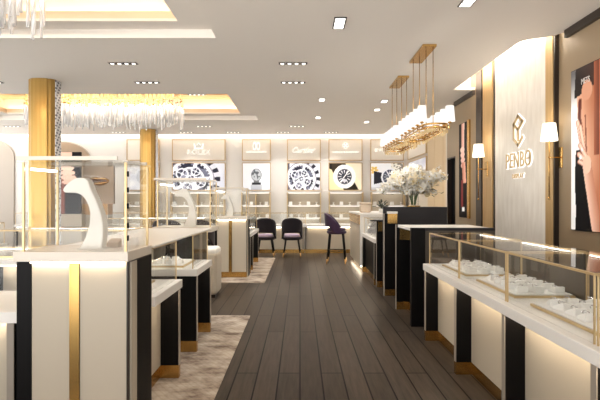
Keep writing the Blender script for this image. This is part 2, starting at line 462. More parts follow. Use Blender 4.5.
trim(8, 'taupe', (2.985, 3.0, 0, 5.30, .1, 3.215), (2.985, 3.0, 7.80, 8.97, .1, 3.215))
b = MB(); b.box(2.97, 3.0, -1.5, 8.97, 0, .1); struct('baseboard_right', b, 'goldwood')
# ceiling light lines
# ================================================================ RUGS
b = MB(); b.box(-1.61, -.605, .6, 5.69, 0, .006); solid('area_rug', b, 'rug', 'beige mottled rug under the near left counters', 'rug')
b = MB(); b.box(-1.72, -.605, 7.97, 11.5, 0, .006); solid('area_rug', b, 'rug', 'beige mottled rug farther away, under the tall glass case beside the chairs', 'rug')

# ================================================================ COLUMNS
def column(Y, label):
    t = thing('column', label, 'column', (-4.04, Y + .22, 0))
    b = MB()
    n = 28; poly = []
    # front: shallow round bullnose with flutes at its edge
    for i in range(n + 1):
        x = -.21 + .42 * i / n
        k = abs(x) / .21
        y = -.22 + .095 * k ** 3 + (.014 if .60 < k < .72 and x > 0 else 0) + (.008 if .7 < k < .8 and x < 0 else 0)
        poly.append((x, y))
    poly += [(.21, .03), (-.21, .03)]
    b.prism(poly, CZ); build('brass_cladding', b, 'brass_col', t)
    b = MB(); b.box(.2101, .224, -.128, .03, 0, CZ - .005); build('mosaic_strip', b, 'mosaic', t)
    return t
column(7.21, 'near brass clad column with a grey and white mosaic edge')
column(12.3, 'far brass clad column in front of the signs on the back wall')

# ================================================================ DOWNLIGHTS
def spot(parent, loc, power, ang=120, blend=.8, size=.06):
    l = bpy.data.lights.new('downlight_beam', 'SPOT'); l.energy = power; l.spot_size = R(ang); l.spot_blend = blend; l.shadow_soft_size = size
    l.color = (1., .97, .92)
    o = bpy.data.objects.new('downlight_beam', l); COL.objects.link(o); o.parent = parent; o.location = loc
    return o
def downlight4(loc, label, power=40):
    t = thing('recessed_downlight', label, 'ceiling light', loc)
    b = MB(); b.box(-.2, .2, -.055, .055, -.006, 0); build('frame', b, 'greige', t)
    for k in range(4):
        x = -.147 + .098 * k
        b = MB(); b.box(x - .043, x + .043, -.042, .042, -.012, -.006); h = build('lamp_head', b, 'black', t)
        b = MB(); b.lathe([(.026, -.0135), (.026, -.012)], (x, 0, 0), 12); build('lamp', b, 'lamp', h)
    if power: spot(t, (0, 0, -.05), power)
    return t
rows4 = [(6.43, (-.0, ), )]
def px_ceiling(u, v, dz=1.9):
    Y = F * dz / (CV - v); return ((u - CU) * Y / F, Y)
d4 = [(123, 63, 'four-lamp downlight on the left of the nearest row, above the near left counters', 1),
      (293, 63, 'four-lamp downlight on the right of the nearest row, above the middle of the aisle', 1),
      (-10, 82, 'four-lamp downlight cut by the left edge of the photo', 1),
      (147, 82, 'four-lamp downlight in the second row, just left of the middle of the ceiling', 1),
      (293, 82, 'four-lamp downlight in the second row, above the middle of the aisle', 1),
      (12, 126, 'four-lamp downlight left of the near brass column, low in the photo', 1),
      (204, 126, 'four-lamp downlight near the back wall, in front of the sign with a crest', 1),
      (297, 126, 'four-lamp downlight near the back wall, above the two chairs', 1),
      (118, 132, 'four-lamp downlight nearest the back wall, left of the far brass column', 0),
      (186, 132, 'four-lamp downlight nearest the back wall, just right of the far brass column', 1),
      (233, 132, 'four-lamp downlight nearest the back wall, between the first two signs right of the column', 0),
      (283, 132, 'four-lamp downlight nearest the back wall, left of the script lettered sign', 1),
      (331, 132, 'four-lamp downlight nearest the back wall, rightmost of its row', 1)]
for u, v, lab, on in d4:
    x, y = px_ceiling(u, v); downlight4((x, y, CZ), lab, (40 if v > 120 else 48) if on else 0)
downlight4((at(197, 96, 10.45)[0], 10.42, 3.78), 'four-lamp downlight inside the far lit ceiling recess', 0)

def downlight3(loc, label, n=3, power=30):
    t = thing('recessed_downlight', label, 'ceiling light', loc)
    l = .1 * n / 2 + .01
    b = MB(); b.box(-.065, .065, -l, l, -.008, 0); build('frame', b, 'dark', t)
    for k in range(n):
        y = -l + .06 + .1 * k
        b = MB(); b.box(-.05, .05, y - .038, y + .038, -.012, -.008); build('lamp', b, 'lamp', t)
    spot(t, (0, 0, -.05), power)
    return t
for X, Y, n, lab in ((.42, 4.98, 3, 'three-lamp dark framed downlight over the aisle, nearest of its line'),
                     (.41, 8.74, 2, 'small dark framed downlight over the aisle, second of its line'),
                     (.41, 10.6, 2, 'small dark framed downlight over the aisle, farthest of its line'),
                     (1.6, 4.45, 2, 'dark framed downlight at the top edge of the photo over the right counter'),
                     (1.6, 8.87, 2, 'small dark framed downlight left of the nearer hanging canopy, nearest of the three there'),
                     (1.6, 9.7, 2, 'small dark framed downlight left of the hanging lamps, middle of the three there'),
                     (1.6, 11.2, 2, 'small dark framed downlight left of the hanging lamps, farthest of the three there')):
    downlight3((X, Y, CZ), lab, n)

# ================================================================ COUNTERS
def showcase(root, L, D, fins, panel='cream', inset=.11, glass=True, gz=1.08, led=True, back='pad', top='white', lid=None, end=None):
    """local frame: length along +x, front at y=0 facing -y"""
    b = MB(); b.box(.005, L - .005, inset + .012, D, .1, .70); build('body', b, end or panel, root)
    edges = sorted([0] + list(fins) + [L])
    for a, c in zip(edges[:-1], edges[1:]):
        if c - a > .1:
            b = MB(); b.box(a + .022, c - .022, inset, inset + .011, .1, .698, .002); build('front_panel', b, panel, root)
    for x in fins:
        b = MB(); b.box(x - .02, x + .02, .0, inset + .01, .1, .70); b.box(x - .02, x + .02, -.006, .0, .1, .70, mi=1)
        build('pilaster', b, ['black', 'edge'], root)
        b = MB(); b.box(x - .024, x + .024, -.004, inset + .005, 0, .1); build('pilaster_foot', b, 'brass', root)
    b = MB(); b.box(.0, L, inset + .006, D - .01, 0, .0995); build('plinth', b, 'brass', root)
    b = MB(); b.box(-.01, L + .01, -.012, D + .01, .70, .765, .004); build('worktop', b, top, root)
    if led:
        b = MB(); b.box(.03, L - .03, .03, .042, .692, .6995); build('light_strip', b, 'led', root)
    if glass:
        glass_case(root, .01, L - .01, .03, D - .03, .7655, gz, back)
    if lid:
        b = MB(); b.box(-.01, lid, -.01, D - .02, gz + .009, gz + .022, .002); build('lid', b, 'white', root)  # opaque white sheet stands in for reflections on the glass top
        b = MB(); b.box(.06, L - .06, .24, .30, gz - .012, gz - .002); build('light_strip', b, 'led_cool', root)  # strip added to brighten the dark inside under the lid

def glass_case(root, x0, x1, y0, y1, z0, z1, back=None, bar=True):
    g = .004; q = .007
    def pane(*a):
        b = MB(); b.box(*a); build('glass_pane', b, 'glass', root)
    pane(x0 + .014, x1 - .014, y0 + .004, y0 + .010, z0, z1 - .012)
    pane(x0 + .004, x0 + .010, y0 + .014, y1 - .014, z0, z1 - .012)
    pane(x1 - .010, x1 - .004, y0 + .014, y1 - .014, z0, z1 - .012)
    pane(x0, x1, y0, y1, z1, z1 + .008)
    if back:
        b = MB(); b.box(x0 + .014, x1 - .014, y1 - .010, y1 - .004, z0, z1 - .012); build('back_panel', b, back, root)
    else:
        pane(x0 + .014, x1 - .014, y1 - .010, y1 - .004, z0, z1 - .012)
    for (a, c, d_, e) in ((x0, x1, y0, y0 + .012), (x0, x1, y1 - .012, y1), (x0, x0 + .012, y0 + .012, y1 - .012), (x1 - .012, x1, y0 + .012, y1 - .012)):
        b = MB(); b.box(a, c, d_, e, z1 - .011, z1); build('rail', b, 'brass2', root)
    for x in (x0, x1 - .006):
        for y in (y0, y1 - .008):
            b = MB(); b.box(x, x + .006, y, y + .008, z0, z1 - .012); build('post', b, 'brass2', root)
    if bar:
        b = MB(); b.box(x0 + .05, x1 - .05, y1 - .03, y1 - .021, z1 - .019, z1 - .013); build('light_bar', b, 'led_bar', root)

def tray(loc, rz, w, l, label, n, ilabel, group, seed=0, z=0):
    rnd = random.Random(seed)
    t = thing('display_tray', label, 'display tray', loc, rz)
    b = MB(); b.box(-w / 2, w / 2, -l / 2, l / 2, 0, .014); build('tray_board', b, 'brass2', t)
    b = MB(); b.box(-w / 2 + .012, w / 2 - .012, -l / 2 + .012, l / 2 - .012, .014, .022, .004); build('pad', b, 'pad', t)
    proto = None
    ca, sa = math.cos(R(rz)), math.sin(R(rz))
    cols = 3; rws = max(1, math.ceil(n / cols))
    for k in range(n):
        i, j = k % cols, k // cols
        lx = (-w / 2 + w * (i + .5) / cols) * .86 + rnd.uniform(-.012, .012); ly = (-l / 2 + l * (j + .5) / rws) * .92 + rnd.uniform(-.015, .015)
        p = (loc[0] + lx * ca - ly * sa, loc[1] + lx * sa + ly * ca, loc[2] + .0222)
        rr = rz + rnd.uniform(-18, 18)
        if proto is None:
            o = thing('jewellery_stand', ilabel, 'jewellery stand', p, rr, group)
            b = MB(); b.prism([(-.042, 0), (.042, 0), (.042, .014), (-.022, .042), (-.042, .042)], .07, .004, mat=basis((0, 1, 0), (0, 0, 1), (1, 0, 0), (-.035, 0, 0)))
            build('slope_block', b, 'pad', o)
            b = MB()
            pts = [(.012 * 1.4 * math.cos(a), .010 + .018 * math.sin(a) * .9, .034 + .010 * math.sin(a)) for a in [2 * math.pi * q / 12 for q in range(13)]]
            b.tube(pts, .0028, 5, cap=False); b.ell((0, -.005, .041), .006, .006, .006); build('ring', b, 'silver', o)
            proto = o
        else:
            dup(proto, p, rr)
    return t

# ---- right-hand run: worktop edge at X = 1.26, fronts face the aisle
r1 = thing('showcase_counter', 'long cream and black showcase counter in the right foreground with white worktop', 'counter', (1.262, 4.74, 0), -90)
showcase(r1, 3.66, .66, [4.74 - y for y in (1.13, 2.0, 2.89, 3.79, 4.70)], glass=False, inset=.12)
for y0, y1, lab in ((1.17, 2.045, 'glass case at the right edge of the photo, nearest on the right counter'),
                    (2.065, 2.935, 'second nearest brass edged glass case on the right counter'),
                    (2.955, 3.815, 'third nearest brass edged glass case on the right counter'),
                    (3.835, 4.70, 'farthest glass case on the right counter, beside the black pillar')):
    t = thing('glass_display_case', lab, 'glass case', (1.30, y1, .7655), -90)
    glass_case(t, 0, y1 - y0, 0, .52, 0, .3145, 'bronzeglass')
tray((1.595, 4.26, .7657), 0, .40, .66, 'gold edged tray of white stands in the farthest glass case of the right counter', 15, 'small white jewellery stand on the farthest tray of the right counter', 'stands on the farthest tray', 1)
tray((1.60, 3.38, .7657), 0, .40, .66, 'gold edged tray of white stands in the middle glass case of the right counter', 15, 'small white jewellery stand on the middle tray of the right counter', 'stands on the middle tray', 2)
tray((1.595, 2.50, .7657), 0, .40, .66, 'gold edged tray of white stands in the nearer glass case of the right counter', 15, 'small white jewellery stand on the nearest tray of the right counter', 'stands on the nearest tray', 3)

# black pillar counter behind it
t = thing('cash_counter', 'black ended counter with white top behind the right showcase', 'counter', (1.24, 5.2, 0))
def wpart(root, name, mats, *bx, bev=0):
    b = MB(); l = root.location
    for q in bx:
        mi = q[6] if len(q) > 6 else 0
        b.box(q[0] - l.x, q[1] - l.x, q[2] - l.y, q[3] - l.y, q[4] - l.z, q[5] - l.z, bev=bev, mi=mi)
    return build(name, b, mats, root)
wpart(t, 'end_pillar', 'black', (1.24, 1.395, 5.2, 5.26, 0, 1.10))
wpart(t, 'end_panel', 'bronzeglass', (1.395, 2.17, 5.22, 5.26, .1, 1.07))
wpart(t, 'top_edge', 'charcoal', (1.395, 2.17, 5.19, 5.26, 1.07, 1.10))
wpart(t, 'body', 'black', (1.42, 2.17, 5.26, 6.02, .1, 1.06))
wpart(t, 'plinth', 'brass', (1.40, 2.17, 5.24, 6.02, 0, .1))
wpart(t, 'worktop', 'white', (1.26, 2.17, 5.26, 6.02, 1.06, 1.095), bev=.003)
wpart(t, 'pilaster', ['black', 'edge'], (1.246, 1.42, 6.03, 6.07, .1, 1.095), (1.24, 1.246, 6.03, 6.07, 0, 1.095, 1))
wpart(t, 'pilaster_foot', 'brass', (1.246, 1.42, 6.028, 6.072, 0, .1))
wpart(t, 'corner_cap', 'brass', (1.285, 1.42, 6.0202, 6.03, .90, 1.058))

t = thing('reception_desk', 'tall charcoal stone desk carrying the vase of flowers', 'desk', (1.24, 6.95, 0))
wpart(t, 'front_panel', 'charcoal', (1.24, 2.19, 6.95, 7.0, .1, 1.31), bev=.002)
wpart(t, 'body', 'charcoal', (1.375, 2.19, 7.0, 7.5, .1, 1.29))
wpart(t, 'top_slab', 'charcoal', (1.37, 2.195, 7.0, 7.505, 1.29, 1.31), bev=.003)
wpart(t, 'plinth', 'brass', (1.25, 2.18, 6.9, 7.0, 0, .1), (1.38, 2.18, 7.0, 7.49, 0, .1))
wpart(t, 'pilaster', ['black', 'edge'], (1.246, 1.42, 6.88, 6.945, .1, 1.215), (1.24, 1.246, 6.88, 6.945, 0, 1.215, 1))
wpart(t, 'corner_shelf', 'white', (1.29, 1.43, 6.84, 6.944, 1.215, 1.245))
wpart(t, 'corner_cap', 'brass', (1.29, 1.43, 6.868, 6.88, 1.07, 1.215))

t = thing('display_counter', 'slim black counter with dark top behind the tall charcoal desk', 'counter', (1.24, 7.58, 0))
wpart(t, 'body', 'black', (1.37, 2.1, 7.62, 7.72, .1, 1.07))
wpart(t, 'pilaster', ['black', 'edge'], (1.246, 1.38, 7.58, 7.62, .1, 1.07), (1.24, 1.246, 7.58, 7.62, 0, 1.07, 1))
wpart(t, 'pilaster_foot', 'brass', (1.246, 1.38, 7.575, 7.62, 0, .1))
wpart(t, 'top_slab', 'charcoal', (1.16, 2.1, 7.57, 7.73, 1.07, 1.09))
wpart(t, 'corner_cap', 'brass', (1.265, 1.38, 7.568, 7.58, .91, 1.06))

t = thing('showcase_counter', 'low black fronted glass showcase between the dark counter and the cream desk on the right', 'counter', (1.24, 9.3, 0), -90)
showcase(t, 1.55, .7, [.06, 1.5], panel='black', inset=.05, gz=1.08)
t = thing('service_desk', 'cream desk with gold top band beside the purple bar stool', 'desk', (1.18, 9.34, 0))
wpart(t, 'body', 'cream', (1.20, 2.1, 9.36, 11.2, .1, .93))
wpart(t, 'top_band', 'brass', (1.185, 1.2, 9.345, 11.2, .93, 1.12))
wpart(t, 'front_panel', 'white', (1.2, 2.1, 9.345, 9.36, .1, 1.12))
wpart(t, 'core', 'cream', (1.2, 2.1, 9.36, 11.2, .93, 1.12))
wpart(t, 'worktop', 'white', (1.17, 2.12, 9.33, 11.22, 1.12, 1.16), bev=.003)
wpart(t, 'plinth', 'cream', (1.27, 2.08, 9.40, 11.1, 0, .1))
wpart(t, 'light_strip', 'led', (1.22, 1.24, 9.38, 11.15, .088, .099))

# beige bag-like box and dark plant on the cream desk
t = thing('gift_box', 'beige box with rounded corners standing on the cream desk', 'box', (1.36, 9.75, 1.16))
b = MB(); b.box(-.11, .11, -.1, .1, .0, .17, .03); build('body', b, 'beige', t)
b = MB(); b.box(-.115, .115, -.105, .105, .17, .215, .02); build('lid', b, 'beige', t)
t = thing('potted_plant', 'small dark leaved plant in a white pot beside the beige box', 'plant', (1.7, 9.7, 1.16))
b = MB(); b.lathe([(.04, 0), (.06, .01), (.065, .08), (.058, .082)], n=16); build('pot', b, 'white', t)
b = MB()
rnd = random.Random(4)
for k in range(26):
    a = rnd.uniform(0, 6.28); e = rnd.uniform(.1, 1.3); r_ = rnd.uniform(.06, .16)
    p = (r_ * math.cos(a) * math.cos(e), r_ * math.sin(a) * math.cos(e), .1 + r_ * math.sin(e))
    b.ell(p, .05, .022, .008, seg=8, rings=5, mat=Matrix.Rotation(a, 4, 'Z') @ Matrix.Rotation(-e + .3, 4, 'Y'))
    b.tube([(0, 0, .06), p], .003, 4)
build('foliage', b, 'leaf', t)

# ---- left-hand run: worktop edge at X = -0.955
def vitrine(loc, label, w=.642, d=.42, narrow=False):
    fp = 'black' if narrow else 'cream'
    t = thing('display_vitrine', label, 'vitrine', loc)
    xr = w - (.13 if narrow else .0)
    b = MB(); b.box(.02, xr - .012, .055, d - .02, .0, 1.05); build('body', b, 'cream', t)
    b = MB(); b.box(.004, .085, .030, .05, .0, 1.05); build('corner_panel', b, 'black', t)
    b = MB(); b.box(.088, .30, .034, .05, .1, 1.05); build('front_panel', b, fp, t)
    b = MB(); b.box(.302, .357, .026, .05, .1, 1.05); build('brass_strip', b, 'black' if narrow else 'brass', t)
    b = MB(); b.box(.359, xr - .02, .034, .05, .1, 1.05); build('front_panel', b, fp, t)
    b = MB(); b.box(.088, xr - .014, .036, .054, .0, .1); build('plinth', b, 'brass', t)
    b = MB(); b.box(xr - .018, xr - .010, .026, .054, .1, 1.05); build('corner_strip', b, 'dark', t)
    b = MB(); b.box(xr - .011, xr, .058, .145, .0, 1.05); build('side_panel', b, 'cream', t)
    b = MB(); b.box(xr - .011, xr + .002, .148, d - .012, .0, 1.05); build('side_panel', b, 'black', t)
    b = MB(); b.box(0, w, 0, d, 1.055, 1.11, .003); build('worktop', b, 'slab2', t)
    if not narrow:
        b = MB(); b.box(.09, xr - .03, .014, .026, 1.046, 1.0545); build('light_strip', b, 'led', t)
    b = MB(); b.box(xr + (.0 if narrow else -.004) - .0, xr + .004, .02, d - .02, 1.05, 1.0545); build('shadow_gap', b, 'dark', t)
    x0, x1, y0, y1, z0, z1 = .045, w - .012, .012, d - .03, 1.1105, 1.61
    def pane(*a):
        b = MB(); b.box(*a); build('glass_pane', b, 'glass', t)
    pane(x0 + .014, x1 - .014, y0 + .002, y0 + .010, z0, z1); pane(x0 + .014, x1 - .014, y1 - .01, y1 - .002, z0, z1)
    pane(x0 + .002, x0 + .010, y0 + .014, y1 - .014, z0, z1); pane(x1 - .01, x1 - .002, y0 + .014, y1 - .014, z0, z1)
    b = MB(); b.box(x0 - .035, x1 + .01, y0 - .01, y1 + .02, z1 + .001, z1 + .012); build('glass_lid', b, 'glass', t)
    for nm, q in (('rail', (x0 - .03, x1 - .05, y0 - .008, y0 + .006, z1 + .0125, z1 + .034)), ('rail', (x0 - .03, x1 - .01, y1 - .012, y1 + .004, z1 + .0125, z1 + .03))):
        b = MB(); b.box(*q); build(nm, b, 'slab2', t)
    for x in (x0, x1 - .012):
        for y in (y0, y1 - .012):
            b = MB(); b.box(x, x + .012, y, y + .012, z0, z1); build('post', b, 'brass2', t)
    b = MB(); b.tube([(.072, .055, z1 - .035), (.215, .055, z1 - .048)], .007, 8); build('light_tube', b, 'led_cool', t)
    for zz in (.06, .13, .24, .33, .42):
        b = MB(); b.box(x1 + .001, x1 + .009, y0 + .0, y0 + .014, z0 + zz, z0 + zz + .03); build('hinge', b, 'black', t)
    return t

vitrine((-1.60, 2.60, .0062), 'tall glass vitrine on a cream base with a gold strip, in the left foreground')
vitrine((-1.60, 5.06, .0062), 'tall glass vitrine behind the two low left showcases, with the middle curved stand', narrow=True)
vitrine((-1.60, 8.49, .0062), 'far glass vitrine on a cream base with a gold strip, near the dark chairs')

HP = [(104, 250), (105.5, 237), (105.7, 229), (104.8, 220), (102, 210), (98.5, 201), (94, 192), (91.5, 185), (90, 180.5), (84, 178.6), (77, 179.5), (71, 184), (65.3, 190), (67, 193.8), (74, 193.2), (82.5, 194.6), (88, 200), (91, 206), (93, 214), (92.8, 222), (91, 230), (87, 241), (82, 250)]
def smooth_poly(p, it=1):
    for _ in range(it):
        q = []
        n = len(p)
        for i in range(n):
            a, c = p[i], p[(i + 1) % n]
            if a[1] >= 249.9 and c[1] >= 249.9: q += [a, c]; continue
            q += [(a[0] * .75 + c[0] * .25, min(250, a[1] * .75 + c[1] * .25)), (a[0] * .25 + c[0] * .75, min(250, a[1] * .25 + c[1] * .75))]
        p = q
    return p
def hook(loc, label, k=.0059):
    t = thing('necklace_display', label, 'jewellery display', loc)
    b = MB(); b.prism([((x - 93) * k, (250 - y) * k) for x, y in smooth_poly(HP)], .075, .004, mat=basis((1, 0, 0), (0, 0, 1), (0, -1, 0), (0, .0375, 0)))
    build('curved_arm', b, 'ivory', t)
    b = MB(); b.box(-.075, .08, -.05, .05, -.0, .006, .002); build('foot_plate', b, 'ivory', t)
    return t
hook((-1.232, 2.78, 1.1168), 'large white curved necklace stand in the left foreground vitrine')
hook((-1.24, 5.25, 1.1168), 'white curved necklace stand in the middle vitrine')
hook((-1.36 + .05, 8.68, 1.1168), 'white curved necklace stand in the far vitrine beside the chairs', .0056)
def small_block(name, loc, w, d, h, mat, label, cat='jewellery display'):
    b = MB(); b.prism([(-d / 2, 0), (d / 2, 0), (d / 2, h), (-d / 2, h * .6)], w, .003, mat=basis((0, 1, 0), (0, 0, 1), (1, 0, 0), (-w / 2, 0, 0)))
    return solid(name, b, mat, label, cat, loc)
small_block('display_block', (-1.145, 2.88, 1.1168), .07, .06, .05, 'beige', 'small beige display block right of the big white curved stand')

l0 = thing('showcase_counter', 'low cream showcase cut by the left edge of the photo', 'counter', (-2.75, 2.68, 0), 0)
showcase(l0, 1.13, .62, [.04, .55, 1.09], glass=True, inset=.08, back=None)
l2 = thing('showcase_counter', 'low white showcase directly behind the left foreground vitrine', 'counter', (-.958, 3.06, .0062), 90)
showcase(l2, .69, .63, [.64], inset=.14, back='pad', lid=1.235)
l3 = thing('showcase_counter', 'low black and white showcase before the middle vitrine, second from the front', 'counter', (-.958, 4.31, .0062), 90)
showcase(l3, .70, .75, [.025, .675], inset=.14, back='bronzeglass', panel='black', lid=.71)
l6 = thing('showcase_counter', 'low black and white showcase left of the two chairs', 'counter', (-.958, 8.97, .0062), 90)
showcase(l6, 1.75, .75, [.05, .5, 1.7], inset=.14, back='bronzeglass', panel='black')
tray((-1.30, 3.4, .772), 0, .34, .48, 'gold edged tray in the low white showcase behind the left foreground vitrine', 4, 'white jewellery stand in the low showcase behind the left foreground vitrine', 'stands in the low white showcase', 5)
tray((-1.27, 4.66, .772), 0, .34, .5, 'gold edged tray in the low showcase before the middle vitrine', 5, 'white jewellery stand in the low showcase before the middle vitrine', 'stands before the middle vitrine', 6)

# cream rounded ottoman
t = thing('ottoman', 'cream rounded upholstered block standing on the floor past the low left showcases', 'seat', (-1.36, 6.95, 0))
b = MB(); b.box(-.16, .16, -.22, .22, .04, .66, .05, seg=4); build('body', b, 'cream', t)
b = MB(); b.box(-.155, .155, -.215, .215, .60, .72, .055, seg=4); build('cushion', b, 'ivory', t)
b = MB(); b.box(-.13, .13, -.19, .19, 0, .045); build('foot', b, 'dark', t)

# inner islands seen through the glass on the left
m1 = thing('showcase_counter', 'lit white glass showcase seen through the left foreground vitrine', 'counter', (-3.35, 5.07, 0), 0)
showcase(m1, 1.45, .7, [.04, .72, 1.41], inset=.1, back=None)
tray((-2.95, 5.42, .7657), 90, .4, .55, 'tray of white stands on the left end of the showcase seen through the vitrine', 6, 'white jewellery stand on the left tray seen through the vitrine', 'stands seen through the vitrine, left', 7)
tray((-2.3, 5.42, .7657), 90, .4, .55, 'tray of white stands on the right end of the showcase seen through the vitrine', 6, 'white jewellery stand on the right tray seen through the vitrine', 'stands seen through the vitrine, right', 8)
m2 = thing('showcase_counter', 'farther lit glass showcase left of the near brass column', 'counter', (-6.4, 6.2, 0), 0)
showcase(m2, 2.0, .8, [.04, 1.0, 1.96], inset=.1, back=None)
m3 = thing('showcase_counter', 'farther lit glass showcase right of the near brass column', 'counter', (-3.55, 8.5, 0), 0)
showcase(m3, 1.8, .7, [.04, .9, 1.76], inset=.1, back=None)
hook((-5.0, 6.6, 1.0885), 'white curved necklace stand left of the near brass column', .0052)
hook((-5.3, 6.5, 1.0885), 'smaller white curved necklace stand at the left edge of the photo', .004)

# ================================================================ BACK WALL
# long back counter in five glass topped units
bc = [(-7.65, -5.72, 'back wall glass counter in front of the arched panels, farthest left'),
      (-5.70, -3.78, 'back wall glass counter left of the far brass column'),
      (-3.76, -1.84, 'back wall glass counter just right of the far brass column'),
      (-1.82, .12, 'back wall glass counter behind the two black chairs'),
      (.14, 2.9, 'back wall glass counter right of the two black chairs, behind the bar stool')]
for x0, x1, lab in bc:
    t = thing('showcase_counter', lab, 'counter', (x0, 12.5, 0))
    showcase(t, x1 - x0, .62, [.035, x1 - x0 - .035], inset=.07, back=None)

cells = [(126.5, 159, 'blank'), (172, 225.3, 'crest'), (242, 270.7, 'emblem'), (287, 320.7, 'script'), (328.6, 362.4, 'cross'), (370.5, 403.8, 'caps')]
YS = 13.60

def noise2(x, y, s): return noise.noise(Vector((x * s, y * s, 3.7)))
def mixc(a, c, k):
    k = max(0, min(1, k)); return tuple(a[i] + (c[i] - a[i]) * k for i in range(3))
def watch_skeleton(cx, cy, rx, ry, asp):
    def fn(s, t):
        bg = mixc((226, 228, 238), (206, 208, 222), 1 - t)
        x, y = (s - cx) / rx, (t - cy) / ry
        # the case leans
        xx, yy = x * .92 + y * .3, -x * .25 + y * .95
        r = math.hypot(xx, yy); a = math.atan2(yy, xx)
        col = bg
        if 1.06 < r < 1.32 and -1.3 < a < 1.3:
            col = (44, 44, 56) if math.sin(a * 17) > .1 else (214, 216, 226)
        if r < 1.06: col = (150, 150, 164)
        if r < 1.0: col = (244, 244, 248)
        if r < .87:
            n = noise2(xx, yy, 5.0) + .5 * noise2(xx + 9, yy, 11.)
            col = (40, 41, 54) if n > -.05 else (104, 106, 124)
            if r > .80 and math.sin(a * 30) > .2: col = (206, 208, 220)
            if abs(math.sin(a * 2.5 + .6)) < .20 / max(r, .25): col = (232, 234, 242) if n < .3 else (176, 178, 194)
            if .50 < r < .60: col = (240, 241, 247)
            if .44 < r < .47: col = (190, 192, 206)
            for gx, gy, gr in ((-.34, .34, .30), (.30, .30, .22), (-.30, -.38, .27), (.34, -.30, .25), (0, 0, .2)):
                q = math.hypot(xx - gx, yy - gy); ga = math.atan2(yy - gy, xx - gx)
                if q < gr:
                    if q > gr * .78 or q < gr * .24: col = (236, 238, 245)
                    elif abs(math.sin(ga * 2 + gx * 5)) < .3: col = (214, 216, 228)
                    else: col = (58, 60, 76) if n > -.15 else (140, 142, 160)
        if s < .06 and r > 1.05: col = (88, 84, 92)
        return col
    return fn
def watch_gold(s, t):
    x, y = (s - .47) * 1.3, (t - .5)
    col = mixc((236, 214, 168), (246, 234, 206), s)
    if x + y * .6 > .5: col = (238, 226, 202)
    xr, yr = x * .86 + y * .5, -x * .5 + y * .86
    if abs(xr + .02) < .3 and yr > .34: col = (56, 46, 36)
    if abs(xr + .02) < .26 and yr < -.36: col = (44, 38, 30)
    if x < -.5 and y > .28 and y + x > -.3: col = (40, 34, 28)
    r = math.hypot(x, y); a = math.atan2(y, x)
    if r < .45: col = (250, 248, 242)
    if r < .31: col = (206, 208, 214)
    if r < .285:
        col = (62, 64, 74)
        if .12 < r < .25 and abs(math.sin(a * 6)) < .42: col = (232, 232, 236)
        if abs(x - y * .8) < .02: col = (240, 240, 240)
        if math.hypot(x, y + .15) < .07: col = (200, 202, 208)
    return col
def watch_flower(s, t):
    x, y = (s - .58) * 1.25, (t - .48)
    col = mixc((246, 246, 248), (226, 230, 240), 1 - t)
    if t < .1: col = (206, 208, 214)
    q = math.hypot(s - .1, (t - .74) * .8); a = math.atan2((t - .74), s - .1)
    if q < .07 + .06 * abs(math.cos(a * 3)): col = (230, 196, 112)
    if q < .025: col = (250, 240, 200)
    if s > .62 and t > .6:
        col = (236, 232, 222) if noise2(s, t, 14) > -.05 else (140, 134, 126)
    if -.62 < x + .0 < -.2 and abs(y + .02) < .25 - .2 * (x + .62): col = (42, 42, 50)
    r = math.hypot(x * 1.05, y); a = math.atan2(y, x)
    if r < .35: col = (238, 240, 244)
    if r < .28:
        col = (74, 80, 98)
        if .1 < r < .24 and abs(math.sin(a * 6)) < .3: col = (214, 218, 226)
        if abs(x + y * .5) < .018: col = (240, 240, 244)
    return col
def globe_print(s, t):
    col = mixc((226, 230, 238), (238, 240, 244), t)
    x, y = (s - .5), (t - .56) * .8
    r = math.hypot(x, y)
    if abs(x) < .2 and t < .2: col = mixc((176, 180, 190), (196, 200, 208), t * 5)
    if abs(x) < .17 and .2 <= t < .27: col = (46, 46, 50)
    if abs(x) < .1 and .27 <= t < .36: col = (120, 122, 126)
    if r < .19:
        n = noise2(s, t, 12)
        col = (96, 100, 106) if n + (.12 if y > 0.02 else -.1) > .1 else (196, 200, 206)
        if r > .17: col = (110, 112, 118)
    return col
def plain_print(s, t):
    n = noise2(s, t, 4)
    return mixc((206, 208, 220), (244, 245, 248), .5 + n)

prints = [plain_print, watch_skeleton(.36, .42, .40, .74, 1), globe_print, watch_skeleton(.42, .42, .42, .58, 1), watch_gold, watch_flower]
plab = ['framed pale print left of the far brass column', 'wide framed watch movement print under the sign with a crest', 'framed print of a globe ornament under the emblem sign', 'framed watch movement print under the script lettered sign', 'framed print of a gold watch under the cross sign', 'framed print of a watch and gold flower behind the white flowers']
slab_ = ['blank gold framed sign board left of the far brass column', 'wide gold framed sign board with a crest and capital lettering', 'small gold framed sign board with an oval emblem and long lettering', 'gold framed sign board with script lettering', 'gold framed sign board with a cross emblem and long lettering', 'gold framed sign board with capital lettering behind the hanging lamps']
ulab = ['lit shelf unit left of the far brass column', 'wide lit shelf unit under the wide watch print', 'lit shelf unit under the globe print', 'lit shelf unit behind the right one of the two black chairs', 'lit shelf unit under the gold watch print', 'lit shelf unit behind the beige box on the cream desk']

